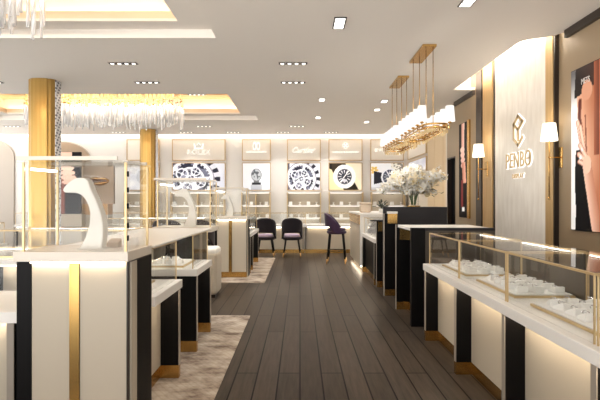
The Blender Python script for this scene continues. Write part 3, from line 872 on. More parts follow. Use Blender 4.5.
ushort = ['left of the far brass column', 'under the wide watch print', 'under the globe print', 'under the script lettered sign', 'under the gold watch print', 'behind the beige box']
def frame_box(root, x0, x1, z0, z1, yb, yf, w=.02, mat='frame'):
    l = root.location
    wpart(root, 'frame', mat, (x0, x1, yf, yb, z1 - w, z1), (x0, x1, yf, yb, z0, z0 + w), (x0, x0 + w, yf, yb, z0 + w, z1 - w), (x1 - w, x1, yf, yb, z0 + w, z1 - w))
stand_proto = {}
for ci, (u0, u1, kind) in enumerate(cells):
    x0, z1 = at(u0, 139.3, YS); x1, z0 = at(u1, 160.6, YS); xc, zc = (x0 + x1) / 2, (z0 + z1) / 2; w = x1 - x0; h = z1 - z0
    s_ = thing('sign_board', slab_[ci], 'sign', (xc, WB, z0))
    wpart(s_, 'board', 'board', (x0 + .005, x1 - .005, YS + .01, WB - .0005, z0 + .005, z1 - .005))
    frame_box(s_, x0, x1, z0, z1, WB - .0005, YS, .022)
    def lett(txt, ww, hh, zz, space=1., shear=0., name='lettering'):
        mm = Matrix.Translation(-Vector(s_.location)) @ on_back(xc, YS + .0095, zz)
        b = MB(); fit_text(b, txt, ww, hh, .012, mm, off=.015, space=space, shear=shear); o = build('backlit_edge', b, 'halo', s_)
        b = MB(); fit_text(b, txt, ww, hh, .010, mm @ Matrix.Translation((0, 0, .0125)), space=space, shear=shear); build(name, b, 'litface', s_)
    def emblem(shapes, name='emblem'):
        mm = Matrix.Translation(-Vector(s_.location)) @ on_back(xc, YS + .0095, 0)
        b = MB(); c = MB()
        for poly in shapes:
            cx = sum(p[0] for p in poly) / len(poly); cy = sum(p[1] for p in poly) / len(poly)
            big = [(cx + (p[0] - cx) * 1.35, cy + (p[1] - cy) * 1.35) for p in poly]
            b.prism(big, .010, mat=mm); c.prism(poly, .008, mat=mm @ Matrix.Translation((0, 0, .0105)))
        build('backlit_edge', b, 'halo', s_); build(name, c, 'litface', s_)
    if kind == 'crest':
        emblem([[(-.10, zc + .06), (.10, zc + .06), (.09, zc + .10), (.11, zc + .18), (.05, zc + .13), (0, zc + .19), (-.05, zc + .13), (-.11, zc + .18), (-.09, zc + .10)]])
        lett('ROLEX', .66, .13, zc - .06, 1.1)
    elif kind == 'emblem':
        ring = [(.09 * math.cos(a), zc + .11 + .09 * math.sin(a)) for a in [R(-60 + 300 * i / 12) - R(0) for i in range(13)]]
        emblem([[(.035 * math.cos(a) + dx, zc + .11 + .085 * math.sin(a)) for a in [2 * math.pi * i / 14 for i in range(14)]] for dx in (-.055, .055)])
        lett('JAEGER-LECOULTRE', .58, .055, zc - .06, 1.1)
    elif kind == 'script':
        lett('Cartier', .66, .16, zc + .0, 1.1, .35)
    elif kind == 'cross':
        arms = []
        for k in range(4):
            a = k * math.pi / 2; ca, sa = math.cos(a), math.sin(a)
            arms.append([(px * ca - py * sa, zc + .13 + px * sa + py * ca) for px, py in ((.015, .008), (.085, .038), (.07, 0), (.085, -.038), (.015, -.008))])
        emblem(arms)
        lett('VACHERON CONSTANTIN', .76, .05, zc - .06, 1.1)
    elif kind == 'caps':
        lett('BVLGARI', .70, .10, zc, 1.25)
    # picture
    pz1, pz0 = at(0, 162.6, YS)[1], at(0, 190.5, YS)[1]
    p_ = thing('framed_print', plab[ci], 'picture', (xc, WB, pz0))
    wpart(p_, 'backing', 'cream', (x0 + .005, x1 - .005, YS + .012, WB - .0005, pz0 + .005, pz1 - .005))
    frame_box(p_, x0, x1, pz0, pz1, WB - .0005, YS, .018)
    hh = pz1 - pz0 - .04; ww = w - .04
    painted('print', Matrix.Translation(-Vector(p_.location)) @ on_back(xc, YS + .0115, (pz0 + pz1) / 2), ww, hh, prints[ci], 100 if w > 1.2 else 76, 60, p_, 'print_glow')
    # shelves
    sz1, sz0 = at(0, 192, YS)[1], .72
    q_ = thing('shelf_unit', ulab[ci], 'shelf unit', (xc, WB, sz0))
    yf = 13.40
    wpart(q_, 'back_panel', 'cream', (x0 + .02, x1 - .02, WB - .012, WB - .0005, sz0, sz1 - .02))
    wpart(q_, 'side_panel', 'brass2', (x0, x0 + .02, yf, WB - .0005, sz0, sz1)); wpart(q_, 'side_panel', 'brass2', (x1 - .02, x1, yf, WB - .0005, sz0, sz1))
    wpart(q_, 'top_panel', 'wallb', (x0 + .02, x1 - .02, yf, WB - .013, sz1 - .03, sz1))
    zz = [at(0, 205.0, YS)[1], at(0, 217.5, YS)[1]]
    wpart(q_, 'light_strip', 'led_shelf', (x0 + .05, x1 - .05, yf + .05, yf + .17, sz1 - .042, sz1 - .031))
    for k, z in enumerate(zz):
        wpart(q_, 'shelf', 'wallb', (x0 + .021, x1 - .021, yf, WB - .013, z - .03, z))
        wpart(q_, 'light_strip', 'led_shelf', (x0 + .05, x1 - .05, yf + .05, yf + .17, z - .042, z - .031))
    wpart(q_, 'shelf', 'wallb', (x0 + .021, x1 - .021, yf, WB - .013, sz0, sz0 + .03))
    if ci in (1, 2):
        wpart(q_, 'divider', 'brass2', (xc - .01, xc + .01, yf, WB - .013, sz0 + .031, zz[1] - .045), (xc - .01, xc + .01, yf, WB - .013, zz[1] + .001, zz[0] - .045), (xc - .01, xc + .01, yf, WB - .013, zz[0] + .001, sz1 - .045))
    for k, z in enumerate(zz):
        n = 6 if w > 1.2 else 4
        where = ('upper', 'lower')[k]
        for i in range(n):
            xx = x0 + w * (i + .5 + random.uniform(-.12, .12)) / n
            if abs(xx - xc) < .07 and ci in (1, 2): xx += .09
            lab = 'white display stand on the %s shelf %s' % (where, ushort[ci])
            loc = (xx, 13.52, z + .0003)
            sh = (i + ci) % 2
            if sh not in stand_proto:
                b = MB()
                if sh == 0: b.lathe([(.045, 0), (.045, .008), (.014, .02), (.012, .06), (.03, .07), (.03, .085)], n=12)
                else: b.prism([(-.05, 0), (.05, 0), (.05, .02), (-.02, .10), (-.05, .10)], .10, .004, mat=basis((0, 1, 0), (0, 0, 1), (1, 0, 0), (-.05, 0, 0)))
                stand_proto[sh] = solid('jewellery_stand', b, 'pad', lab, 'jewellery stand', loc, 0, 'stands on the back wall shelves')
            else:
                o = dup(stand_proto[sh], loc, 0, lab); o['group'] = 'stands on the back wall shelves'
# sign panel on the far right wall
t = thing('sign_board', 'plain gold framed sign board on the side wall right of the hanging lamps', 'sign', (3.12, 12.4, 2.58))
wpart(t, 'board', 'board', (3.085, 3.119, 11.45, 13.3, 2.59, 3.19)); wpart(t, 'frame', 'brass2', (3.075, 3.119, 11.43, 13.32, 3.19, 3.21), (3.075, 3.119, 11.43, 13.32, 2.57, 2.59), (3.075, 3.119, 11.43, 11.45, 2.59, 3.19), (3.075, 3.119, 13.3, 13.32, 2.59, 3.19))
t = thing('framed_print', 'pale framed print on the side wall behind the white flowers', 'picture', (3.12, 12.4, 1.72))
wpart(t, 'backing', 'cream', (3.09, 3.119, 11.45, 13.3, 1.74, 2.49)); wpart(t, 'frame', 'brass2', (3.08, 3.119, 11.43, 13.32, 2.49, 2.51), (3.08, 3.119, 11.43, 13.32, 1.72, 1.74), (3.08, 3.119, 11.43, 11.45, 1.74, 2.49), (3.08, 3.119, 13.3, 13.32, 1.74, 2.49))
painted('print', Matrix.Translation(-Vector(t.location)) @ on_right(3.0895, 12.375, 2.115), 1.83, .73, plain_print, 40, 20, t, 'print_glow')

# arched panels and the brown display far left
def arch(u0, u1, vtop, label, mat, ztop_s=.62):
    x0, x1 = at(u0, 0, 13.6)[0], at(u1, 0, 13.6)[0]; zt = at(0, vtop, 13.6)[1]
    w = x1 - x0; zs = zt - .55
    t = thing('arched_panel', label, 'wall panel', ((x0 + x1) / 2, WB, 0.0))
    poly = [(-w / 2, .0), (w / 2, .0)] + [(w / 2 * math.cos(a), zs + .55 * math.sin(a)) for a in [math.pi * i / 24 for i in range(25)]]
    b = MB(); b.prism(poly, .03, mat=basis((1, 0, 0), (0, 0, 1), (0, -1, 0), (0, -.0005, 0))); build('panel', b, mat, t)
    b = MB(); b.tube([(p[0], -.03, p[1]) for p in poly[1:]] + [(-w / 2, -.03, 0)], .014, 6); build('edging', b, 'greige', t)
    return t
arch(34, 90.5, 142, 'brown arched wall panel right of the near brass column', 'brown')
arch(-48, 13.5, 138, 'grey arched wall panel at the left edge of the photo', 'greige')

t = thing('display_stand', 'brown freestanding display panel with gold lips on it', 'display', (-5.6, 12.0, 0))
xa, za = at(83, 164, 12.0); xb, zb = at(113.5, 204, 12.0)
wpart(t, 'panel', 'brown', (xa, xb, 12.0, 12.1, zb, za)); wpart(t, 'ledge', 'tan', (xa - .15, xb - .06, 11.8, 12.1, zb - .27, zb)); wpart(t, 'base', 'cream', (xa - .15, xb - .06, 11.8, 12.1, 0, zb - .27))
t = thing('lips_sculpture', 'gold lips shaped ornament on the brown display panel', 'ornament', (at(98, 181, 11.95)[0], 12.0, at(0, 181, 12)[1]))
b = MB()
for sgn in (1, -1):
    rows_ = []
    for i in range(13):
        x = -.27 + .54 * i / 12; k = 1 - (x / .27) ** 2
        hgt = (.11 * k ** .6 - (.035 * math.exp(-(x / .05) ** 2) if sgn > 0 else 0)) + .002
        rows_.append([b.bm.verts.new((x, -.001 - .09 * (k ** .5 + .02) * math.sin(math.pi * j / 6) , sgn * (.01 * k + hgt * j / 6))) for j in range(7)])
    for i in range(12):
        for j in range(6):
            f = b.bm.faces.new((rows_[i][j], rows_[i + 1][j], rows_[i + 1][j + 1], rows_[i][j + 1])); f.smooth = True
build('lips', b, 'brass', t)

def hand_small(s, t):
    col = (18, 15, 16)
    # forearm entering from the top, fingers curling down and left
    if t > .66 and abs(s - .45) < .12: col = (216, 172, 150)
    for k, (fx, fy, rx_, ry_) in enumerate(((.48, .60, .2, .09), (.36, .52, .2, .035), (.40, .45, .22, .035), (.42, .385, .2, .033), (.47, .335, .17, .03))):
        if ((s - fx) / rx_) ** 2 + ((t - fy) / ry_) ** 2 < 1: col = (232 - k * 6, 190 - k * 8, 170 - k * 8)
    if .3 < s < .62 and .10 < t < .33: col = (112, 40, 38) if abs(s - .46) < .1 else col
    if .42 < s < .68 and .09 < t < .13: col = (236, 232, 228)
    return col
# poster of a hand far left (seen through the vitrine)
x0, z1 = at(61, 152, 11.6); x1, z0 = at(80.5, 214, 11.6)
t = thing('poster', 'dark hand poster right of the near brass column', 'poster', ((x0 + x1) / 2, 11.7, 0))
wpart(t, 'panel', 'black', (x0, x1, 11.6, 11.66, z0, z1)); wpart(t, 'stand', 'cream', (x0 - .1, x1 + .05, 11.55, 11.74, 0, z0))
def hand_left(s, t):
    col = (24, 20, 22)
    if s < .2 and t < .6: col = (120, 66, 54)
    for k in range(4):
        fx, fy = .26 + .06 * k, .74 - .075 * k
        if ((s - fx) / .42) ** 2 + ((t - fy) / .042) ** 2 < 1: col = (238 - 5 * k, 200 - 8 * k, 182 - 8 * k)
    if t > .93 and s < .55: col = (232, 190, 170)
    return col
painted('print', Matrix.Translation(-Vector(t.location)) @ on_back((x0 + x1) / 2, 11.5995, (z0 + z1) / 2), x1 - x0 - .01, z1 - z0 - .01, hand_left, 24, 70, t, 'print_glow')

# ---- the two hand posters on the right wall
t = thing('poster', 'small dark poster of a hand on the taupe wall left of the logo panel', 'poster', (3.0, 8.43, 1.1))
wpart(t, 'panel', 'black', (2.965, 2.985, 8.27, 8.70, 1.10, 2.82)); wpart(t, 'side_edge', 'brass', (2.955, 2.985, 8.17, 8.268, 1.09, 2.83))
def hand_mid(s, t):
    col = (16, 13, 14)
    c = .46 + .06 * math.sin(t * 5)
    if t > .60 and abs(s - .45 - .05 * t) < .17: col = mixc((206, 150, 132), (238, 200, 186), (s - .3) * 3)
    for k in range(4):
        if ((s - .42 - .03 * k) / .26) ** 2 + ((t - .72 + .055 * k) / .03) ** 2 < 1: col = (240 - 8 * k, 204 - 10 * k, 190 - 10 * k)
    if .36 < t < .58 and abs(s - .62 - (.5 - t) * .5) < .2: col = mixc((190, 120, 100), (226, 172, 150), (s - .4) * 3)
    if .1 < t < .4 and abs(s - .4) < .12: col = (120, 44, 44)
    if .06 < t < .11 and .38 < s < .68: col = (238, 236, 232)
    return col
painted('print', Matrix.Translation(-Vector(t.location)) @ on_right(2.9645, 8.485, 1.96), .42, 1.70, hand_mid, 30, 90, t, 'print_glow')

t = thing('poster', 'large poster of a ringed hand at the right edge of the photo', 'poster', (3.0, 4.64, 1.07))
wpart(t, 'panel', 'black', (2.96, 2.985, 4.06, 5.10, 1.085, 2.81))
def ell(s, t, cx, cy, rx, ry, a=0):
    x, y = s - cx, t - cy; ca, sa = math.cos(a), math.sin(a)
    return ((x * ca + y * sa) / rx) ** 2 + ((-x * sa + y * ca) / ry) ** 2
def seg_d(q, v, a, c):
    ax, ay = a; bx, by = c; dx, dy = bx - ax, (by - ay) * 5.2
    px, py = q - ax, (v - ay) * 5.2
    k = max(0, min(1, (px * dx + py * dy) / (dx * dx + dy * dy + 1e-9)))
    return math.hypot(px - k * dx, py - k * dy)
def hand_big(s, t):
    q = s / .44                     # 0..1 over the part inside the photo
    v = 1 - t                       # 0 top .. 1 bottom
    left = .29 - .05 * math.sin(v * 9)
    col = mixc((98, 96, 98), (240, 238, 236), (v - .02) * 4.5)
    if q > left and v > .10: col = mixc((228, 180, 150), (176, 112, 82), (q - .38) * 1.6 + .25 * math.sin(v * 8))
    if q > left - .1 and v < .17 - .06 * (q - .3): col = mixc((30, 22, 22), (86, 56, 46), (q - .3))
    if ell(q, v, .62, .15, .2, .06) < 1: col = (206, 150, 122)
    if q > .88 and v < .55: col = mixc((160, 94, 68), (84, 42, 32), (q - .88) * 4)
    d = min(seg_d(q, v, (.36, .20), (.33, .30)), seg_d(q, v, (.33, .30), (.42, .40)))
    if d < .07: col = mixc((70, 30, 26), (150, 84, 66), d / .07)
    d = seg_d(q, v, (.56, .30), (.60, .52))
    if d < .025: col = (132, 74, 56)
    armL = .47 + (v - .62) * .9
    if v > .50 + .06 * max(0, .3 - q) and .17 + .02 * math.sin(v * 16) < q < max(.5, armL + .05): col = (17, 15, 17)
    if v > .58 and armL < q < armL + .34: col = mixc((240, 200, 178), (186, 124, 98), (q - armL) * 3)
    # fingers lying over the collar bone, then the back of the hand
    for k, (p0, p1, w_) in enumerate((((.48, .52), (.27, .33), .062), ((.54, .53), (.37, .36), .06), ((.58, .55), (.36, .475), .07), ((.62, .585), (.31, .53), .07), ((.62, .61), (.33, .575), .062))):
        dd = seg_d(q, v, p0, p1)
        if dd < w_ * 1.18: col = (170, 108, 86) if dd > w_ * .92 else mixc((248, 216, 198), (220, 168, 142), dd / w_)
    if ell(q, v, .62, .60, .16, .055) < 1: col = (238, 192, 168)
    if ell(q, v, .38, .552, .05, .014) < 1: col = (238, 238, 244)
    if ell(q, v, .44, .505, .035, .012) < 1: col = (222, 224, 232)
    if q > 1.06: col = mixc((186, 112, 84), (30, 20, 20), (q - 1.06) * 1.4)
    return col
painted('print', Matrix.Translation(-Vector(t.location)) @ on_right(2.9595, 4.58, 1.947), 1.02, 1.71, hand_big, 110, 150, t, 'print_glow')
b = MB(); fit_text(b, "METS", .14, .06, .003, Matrix.Translation(-Vector(t.location)) @ on_right(2.954, 4.83, 2.65)); build('headline', b, 'white', t)

# ---- backlit company sign on the linen panel
t = thing('logo_sign', 'gold backlit lettering with box emblem on the linen wall panel', 'sign', (2.965, 6.31, 1.7))
mm = Matrix.Translation(-Vector(t.location)) @ on_right(2.9645, 6.31, 1.96)
def sign_text(txt, ww, hh, dx, dz, name, space=1.):
    b = MB(); fit_text(b, txt, ww, hh, .014, mm @ Matrix.Translation((dx, dz, .0)), off=.03, space=space); build('backlit_edge', b, 'halo', t)
    b = MB(); fit_text(b, txt, ww, hh, .012, mm @ Matrix.Translation((dx, dz, .0145)), space=space); build(name, b, 'letter', t)
sign_text('PENBO', .72, .21, 0, 0, 'lettering', 1.05)
sign_text('DISPLAY', .32, .06, 0, -.22, 'tagline', 1.1)
def strokes(mb, lines, w, d, m):
    for (ax, ay), (bx, by) in lines:
        v = Vector((bx - ax, by - ay, 0)); L_ = v.length; v.normalize(); n_ = Vector((-v.y, v.x, 0))
        p = [Vector((ax, ay, 0)) - v * w * .4 + n_ * w / 2, Vector((ax, ay, 0)) - v * w * .4 - n_ * w / 2, Vector((bx, by, 0)) + v * w * .4 - n_ * w / 2, Vector((bx, by, 0)) + v * w * .4 + n_ * w / 2]
        mb.prism([(q.x, q.y) for q in p], d, mat=m)
eb = .385
lines = [((0, eb + .2), (.13, eb + .11)), ((.13, eb + .11), (.0, eb + .02)), ((0, eb + .2), (-.13, eb + .11)), ((-.13, eb + .11), (-.13, eb - .09)), ((-.13, eb - .09), (0, eb - .19)), ((0, eb - .19), (.12, eb - .1)), ((0, eb + .02), (-.0, eb - .12)), ((-.13, eb + .11), (-.03, eb + .04))]
oc = [((.255, -.005), (.335, -.005)), ((.335, -.005), (.325, .045))]
b = MB(); strokes(b, oc, .02, .012, mm @ Matrix.Translation((0, 0, .0145))); build('letter_stroke', b, 'letter', t)
b = MB(); strokes(b, lines, .065, .012, mm); build('backlit_edge', b, 'halo', t)
b = MB(); strokes(b, lines, .042, .012, mm @ Matrix.Translation((0, 0, .0125))); build('emblem', b, 'letter', t)

# ---- wall sconces
def sconce(loc, label):
    t = thing('wall_sconce', label, 'wall lamp', loc)
    b = MB(); b.box(-.012, 0, -.035, .035, 1.78, 2.02, .004); build('wall_plate', b, 'brass', t)
    b = MB(); b.tube([(-.012, 0, 1.90), (-.14, 0, 1.90)], .008, 8); build('arm', b, 'brass', t)
    b = MB(); b.tube([(-.14, 0, 1.43), (-.14, 0, 2.10)], .007, 8); b.ell((-.14, 0, 1.43), .012, .012, .02); b.ell((-.14, 0, 1.90), .014, .014, .014); build('stem', b, 'brass', t)
    b = MB(); n = 24
    b.lathe([(.092, 2.09), (.068, 2.29), (.066, 2.289), (.09, 2.0901)], (-.14, 0, 0), n); build('shade', b, 'shade', t)
    l = bpy.data.lights.new('sconce_bulb', 'POINT'); l.energy = 1.2; l.color = (1, .86, .68); l.shadow_soft_size = .05
    o = bpy.data.objects.new('sconce_bulb', l); COL.objects.link(o); o.parent = t; o.location = (-.2, 0, 2.36)
    return t
sconce((2.94, 7.33, 0), 'brass wall sconce with white shade left of the logo panel')
sconce((3.0, 5.36, 0), 'brass wall sconce with white shade right of the logo panel')

# ================================================================ CHANDELIERS
def candle_chandelier(Y0, label, L_=1.25):
    t = thing('linear_chandelier', label, 'chandelier', (1.57, Y0, CZ))
    b = MB(); b.box(-.085, .085, .35, 1.05, -.03, 0, .003); build('canopy', b, 'brass', t)
    for k in range(4):
        for sx in (-1,):
            b = MB(); x = .06 - .04 * k; y = .42 + .17 * k
            b.tube([(x, y, -.03), (x, y, -1.02)], .005, 6); build('rod', b, 'brass', t)
    b = MB()
    for z in (-1.06, -1.02):
        pts = []
        for i in range(33):
            a = 2 * math.pi * i / 32
            c, s_ = math.cos(a), math.sin(a)
            pts.append((.16 * math.copysign(abs(c) ** .5, c), L_ / 2 + L_ / 2 * math.copysign(abs(s_) ** .5, s_), z))
        b.tube(pts, .012, 6, cap=False)
    b.box(-.03, .03, .05, L_ - .05, -1.05, -1.03)
    for k in range(6): b.tube([(-.15, .12 + .2 * k, -1.04), (.15, .12 + .2 * k, -1.04)], .007, 6)
    build('oval_frame', b, 'brass', t)
    for sx in (-1, 1):
        for k in range(6):
            y = .10 + .21 * k; x = sx * .155
            b = MB(); b.tube([(x * .8, y, -1.04), (x * 1.02, y, -1.07), (x * 1.04, y, -.98)], .007, 6); b.lathe([(.02, 0), (.024, .012), (.012, .02)], (x * 1.04, y, -1.0), 10); build('candle_arm', b, 'brass', t)
            b = MB(); b.lathe([(.060, -.98), (.046, -.80), (.044, -.801), (.058, -.9799)], (x * 1.04, y, 0), 16); build('shade', b, 'shade_w', t)
    b = MB(); rnd = random.Random(3)
    for k in range(120):
        a = 2 * math.pi * k / 120; c, s_ = math.cos(a), math.sin(a)
        x = .165 * math.copysign(abs(c) ** .5, c); y = L_ / 2 + L_ / 2 * math.copysign(abs(s_) ** .5, s_)
        l = rnd.uniform(.02, .05)
        b.ell((x * rnd.uniform(.75, 1), y, -1.075 - l / 2), .009, .009, l / 2, seg=5, rings=4)
    o = build('brass_drops', b, 'brass2', t); o['kind'] = 'stuff'
    for sx in (-1, 1):
        for k in range(3):
            l = bpy.data.lights.new('below_frame_light', 'POINT'); l.energy = .65; l.color = (1, .95, .87); l.shadow_soft_size = .06  # lights added below the frame, off the shades, to brighten flowers and counters
            o = bpy.data.objects.new('below_frame_light', l); COL.objects.link(o); o.parent = t; o.location = (sx * .09, .2 + .42 * k, -1.28)
    return t
candle_chandelier(5.30, 'nearer linear brass chandelier with white shades over the right counters')
candle_chandelier(6.72, 'farther linear brass chandelier with white shades over the right counters')

def crystal_chandelier():
    t = thing('crystal_chandelier', 'far crystal rod chandelier in the lit ceiling recess', 'chandelier', (-4.05, 9.6, 3.78))
    rnd = random.Random(11)
    b = MB(); b.box(-1.66, 1.66, -.22, .22, -.06, -.001, .004); b.box(-1.6, 1.6, -.02, .02, -.12, -.06); build('frame', b, 'brass', t)
    def rod(b, x, y, l, top, n=6):
        b.tube([(x, y, top), (x, y, top - l)], .0135, n)
    rods = []
    for k in range(330):
        rods.append((rnd.uniform(-1.65, 1.65), rnd.choice((-.2, -.1, 0, .1, .2)) + rnd.uniform(-.02, .02), rnd.uniform(.24, .46), -.40 - rnd.uniform(0, .08)))
    rods.sort(key=lambda r_: r_[1])
    caps = MB()
    for i, (x, y, l, top) in enumerate(rods[:100]):
        b = MB(); rod(b, x, y, l, top); build('crystal_rod', b, 'crystal', t)
    b = MB()
    for (x, y, l, top) in rods[100:]: rod(b, x, y, l, top, 5)
    o = build('crystal_rods', b, 'crystal', t); o['kind'] = 'stuff'
    for (x, y, l, top) in rods:
        caps.tube([(x, y, top + .03), (x, y, top)], .012, 5); 
        if rnd.random() < .4: caps.ell((x, y, top + .03 + rnd.uniform(.02, .1)), .016, .016, .016, seg=5, rings=4)
        caps.tube([(x, y, -.06), (x, y, top + .03)], .0015, 3)
    o = build('brass_caps', caps, 'brass', t); o['kind'] = 'stuff'
    l = bpy.data.lights.new('chandelier_light', 'AREA'); l.shape = 'RECTANGLE'; l.size = 3.2; l.size_y = .3; l.energy = 45; l.color = (1, .92, .8)
    o = bpy.data.objects.new('chandelier_light', l); COL.objects.link(o); o.parent = t; o.location = (0, 0, -.13)
    return t
c1 = crystal_chandelier()
dup(c1, (-3.98, 4.12, 3.78), 0, 'near crystal rod chandelier cut by the top left corner of the photo')

# ================================================================ CHAIRS
def chair(name, label, cat, seat_z, back_z, shell, cushion, loc, rz, group, footrest=False):
    """sitter faces +y; backrest wraps the rear"""
    t = thing(name, label, cat, loc, rz, group)
    b = MB(); b.lathe([(.19, seat_z - .07), (.225, seat_z - .05), (.232, seat_z - .01), (.22, seat_z)], n=24, sy=.95); build('seat_base', b, shell, t)
    b = MB(); b.lathe([(.20, seat_z), (.212, seat_z + .02), (.205, seat_z + .05), (.15, seat_z + .065), (.02, seat_z + .07)], n=24, sy=.95); build('seat', b, cushion, t)
    b = MB(); n = 34; A = R(118); m = 8; rows_ = {}
    for side in (0, 1):
        for i in range(n + 1):
            th = -A + 2 * A * i / n; k = abs(th) / A
            top = seat_z + (back_z - seat_z) * max(.0, 1 - k ** 2.3) + .02
            bot = seat_z + (.10 if k < .42 else .10 - .15 * min(1, (k - .42) / .25))
            for j in range(m + 1):
                z = bot + (max(top, bot + .02) - bot) * j / m
                lean = .10 * max(0, (z - seat_z)) * math.cos(th)
                r_ = .245 + lean - (.035 if side else 0)
                rows_[side, i, j] = b.bm.verts.new((r_ * math.sin(th), -r_ * math.cos(th) * .97, z))
    def q(a, c, d_, e):
        f = b.bm.faces.new((a, c, d_, e)); f.smooth = True
    for i in range(n):
        for j in range(m):
            q(rows_[0, i, j], rows_[0, i + 1, j], rows_[0, i + 1, j + 1], rows_[0, i, j + 1])
            q(rows_[1, i, j], rows_[1, i, j + 1], rows_[1, i + 1, j + 1], rows_[1, i + 1, j])
        q(rows_[0, i, 0], rows_[1, i, 0], rows_[1, i + 1, 0], rows_[0, i + 1, 0])
        q(rows_[0, i, m], rows_[0, i + 1, m], rows_[1, i + 1, m], rows_[1, i, m])
    for i in (0, n):
        for j in range(m): q(rows_[0, i, j], rows_[0, i, j + 1], rows_[1, i, j + 1], rows_[1, i, j])
    build('backrest', b, shell, t)
    for sx in (-1, 1):
        for sy in (-1, 1):
            p0 = Vector((sx * .14, sy * .14, seat_z - .06)); p1 = Vector((sx * .20, sy * .20, 0)); pm = p1 + (p0 - p1) * (.11 / seat_z)
            b = MB(); b.tube([p0, pm], .021, 8, r1=.015); lg = build('leg', b, 'black', t)
            b = MB(); b.tube([pm, p1], .0155, 8, r1=.012); build('leg_tip', b, 'foot', lg)
    if footrest:
        zf = .27; k = zf / seat_z; w = .20 + (.14 - .20) * k
        b = MB()
        pts = [(-w, -w, zf), (w, -w, zf), (w, w, zf), (-w, w, zf), (-w, -w, zf)]
        for a, c in zip(pts[:-1], pts[1:]): b.tube([a, c], .011, 6)
        build('footrest', b, 'black', t)
    return t
ch = chair('dining_chair', 'black velvet chair with lilac seat, left one of the pair at the back counter', 'chair', .45, .87, 'velvet', 'lilac', (-.87, 11.85, 0), 0, 'chairs at the back counter')
ch.scale = (1.1, 1.1, 1.1)
dup(ch, (-.20, 11.85, 0), 0, 'black velvet chair with lilac seat, right one of the pair at the back counter')
c2 = chair('bar_stool', 'left of two dark brown stools seen behind the middle curved stand', 'stool', .70, 1.09, 'darkbrown', 'darkbrown', (-2.12, 7.55, 0), 0, 'dark brown stools behind the glass', True)
dup(c2, (-1.62, 7.55, 0), 0, 'right of two dark brown stools seen behind the middle curved stand')
chair('bar_stool', 'purple velvet bar stool with gold tipped black legs beside the cream desk', 'stool', .70, 1.07, 'purple', 'purple', (.83, 10.6, 0), -98, None, True).scale = (1.04, 1.04, 1.04)

# ================================================================ FLOWERS
t = thing('vase_of_flowers', 'glass vase of white orchids on the tall charcoal desk', 'flowers', (1.75, 7.2, 1.3105))
b = MB(); b.lathe([(.10, 0), (.105, .012), (.09, .02)], n=24); build('brass_base', b, 'brass', t)
b = MB(); b.lathe([(.075, .02), (.08, .10), (.08, .24), (.086, .25), (.080, .25), (.073, .24), (.073, .10), (.07, .03)], n=24); build('vase', b, 'glass', t)
rnd = random.Random(21)
def blossom(b, p, nrm, size, mi):
    nrm = Vector(nrm).normalized(); a = nrm.orthogonal().normalized(); c = nrm.cross(a)
    rot = rnd.uniform(0, 6.28)
    for k in range(5):
        an = rot + 2 * math.pi * k / 5
        d = a * math.cos(an) + c * math.sin(an); e = nrm.cross(d)
        tip = p + d * size + nrm * size * .25
        m_ = p + d * size * .55 + nrm * size * .1
        vs = [b.bm.verts.new(v) for v in (p, m_ + e * size * .38, tip + e * size * .12, tip - e * size * .12, m_ - e * size * .38)]
        f = b.bm.faces.new(vs); f.material_index = mi; f.smooth = True
        back = [b.bm.verts.new(v.co - nrm * .003) for v in vs]
        f = b.bm.faces.new(back[::-1]); f.material_index = mi
        for q in range(5):
            f = b.bm.faces.new((vs[q], back[q], back[(q + 1) % 5], vs[(q + 1) % 5])); f.material_index = mi
    b.ell(p + nrm * size * .2, size * .14, size * .14, size * .14, mi=2, seg=6, rings=4)
for k in range(16):
    a = 2 * math.pi * k / 16 + rnd.uniform(-.15, .15)
    reach = rnd.uniform(.24, .54); up = rnd.uniform(.45, .72); drop = rnd.uniform(.05, .34) if reach > .33 else rnd.uniform(0, .12)
    p0 = Vector((.03 * math.cos(a), .03 * math.sin(a), .03)); p1 = Vector((.05 * math.cos(a), .05 * math.sin(a), .27))
    p2 = Vector((reach * .55 * math.cos(a), reach * .42 * math.sin(a), up)); p3 = Vector((reach * math.cos(a), reach * .75 * math.sin(a), up - drop))
    path = []
    for i in range(15):
        s_ = i / 14
        path.append(p0 * (1 - s_) ** 3 + p1 * 3 * s_ * (1 - s_) ** 2 + p2 * 3 * s_ * s_ * (1 - s_) + p3 * s_ ** 3)
    b = MB(); b.tube(path, .005, 5, r1=.003); st = build('stem', b, 'stem', t)
    b = MB()
    for i in range(44):
        s_ = rnd.uniform(.36, 1)
        q = path[min(14, int(s_ * 14))] + Vector((rnd.gauss(0, .045), rnd.gauss(0, .045), rnd.gauss(0, .035)))
        n_ = Vector((rnd.gauss(0, 1), rnd.gauss(-.6, 1), rnd.gauss(.3, .8)))
        blossom(b, q, n_, rnd.uniform(.048, .074), 0 if rnd.random() < .7 else 1)
    build('blossom_spray', b, ['petal', 'petal_c', 'pollen'], st)
b = MB()
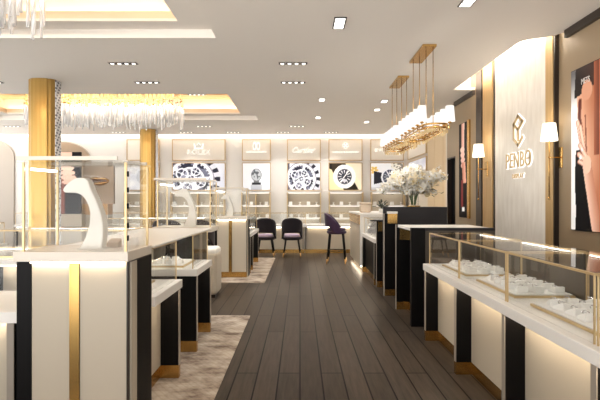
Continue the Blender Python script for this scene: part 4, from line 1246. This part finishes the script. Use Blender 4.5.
for k in range(14):
    a = rnd.uniform(0, 6.28); l = rnd.uniform(.25, .45)
    p = Vector((l * math.cos(a), l * math.sin(a) * .7, rnd.uniform(.15, .5)))
    b.ell(p, .035, .014, .004, seg=8, rings=4, mat=Matrix.Rotation(a, 4, 'Z') @ Matrix.Rotation(rnd.uniform(-.6, .8), 4, 'Y'))
    b.tube([(0, 0, .24), p * .6 + Vector((0, 0, .1)), p], .002, 4)
build('leaves', b, 'leaf', t)

# ================================================================ LIGHT, CAMERA
w = bpy.data.worlds.new('World'); sc.world = w; w.use_nodes = True
bg = w.node_tree.nodes['Background']; bg.inputs[1].default_value = 1.0
_n = w.node_tree.nodes; _l = w.node_tree.links
_tc = _n.new('ShaderNodeTexCoord'); _sp = _n.new('ShaderNodeSeparateXYZ'); _rp = _n.new('ShaderNodeValToRGB')
_ma = _n.new('ShaderNodeMath'); _ma.operation = 'MULTIPLY_ADD'; _ma.inputs[1].default_value = .5; _ma.inputs[2].default_value = .5
_l.new(_tc.outputs['Generated'], _sp.inputs[0]); _l.new(_sp.outputs['Z'], _ma.inputs[0]); _l.new(_ma.outputs[0], _rp.inputs[0])
_e = _rp.color_ramp.elements
_e[0].position = .44; _e[0].color = (2.6, 2.57, 2.52, 1); _e[1].position = .56; _e[1].color = (.55, .55, .56, 1)   # brighter lower half added to light the ceiling, dimmer upper half
_l.new(_rp.outputs[0], bg.inputs[0])

cam = bpy.data.cameras.new('Camera'); co = bpy.data.objects.new('Camera', cam); COL.objects.link(co)
cam.sensor_width = 36; cam.lens = F / 600 * 36
co.location = (0, 0, H); co.rotation_euler = (R(90), 0, 0)
cam.shift_y = (CV - 200) / 600
cam.clip_start = .05; cam.clip_end = 100
sc.camera = co
sc.view_settings.view_transform = 'Standard'; sc.view_settings.look = 'None'; sc.view_settings.gamma = 1; sc.view_settings.exposure = 1.0
sc.view_settings.use_curve_mapping = False
sc.cycles.transparent_max_bounces = 48; sc.cycles.max_bounces = 10; sc.cycles.diffuse_bounces = 5; sc.cycles.glossy_bounces = 5
sc.cycles.sample_clamp_indirect = 4; sc.cycles.caustics_reflective = False; sc.cycles.caustics_refractive = False
sc.cycles.use_denoising = True
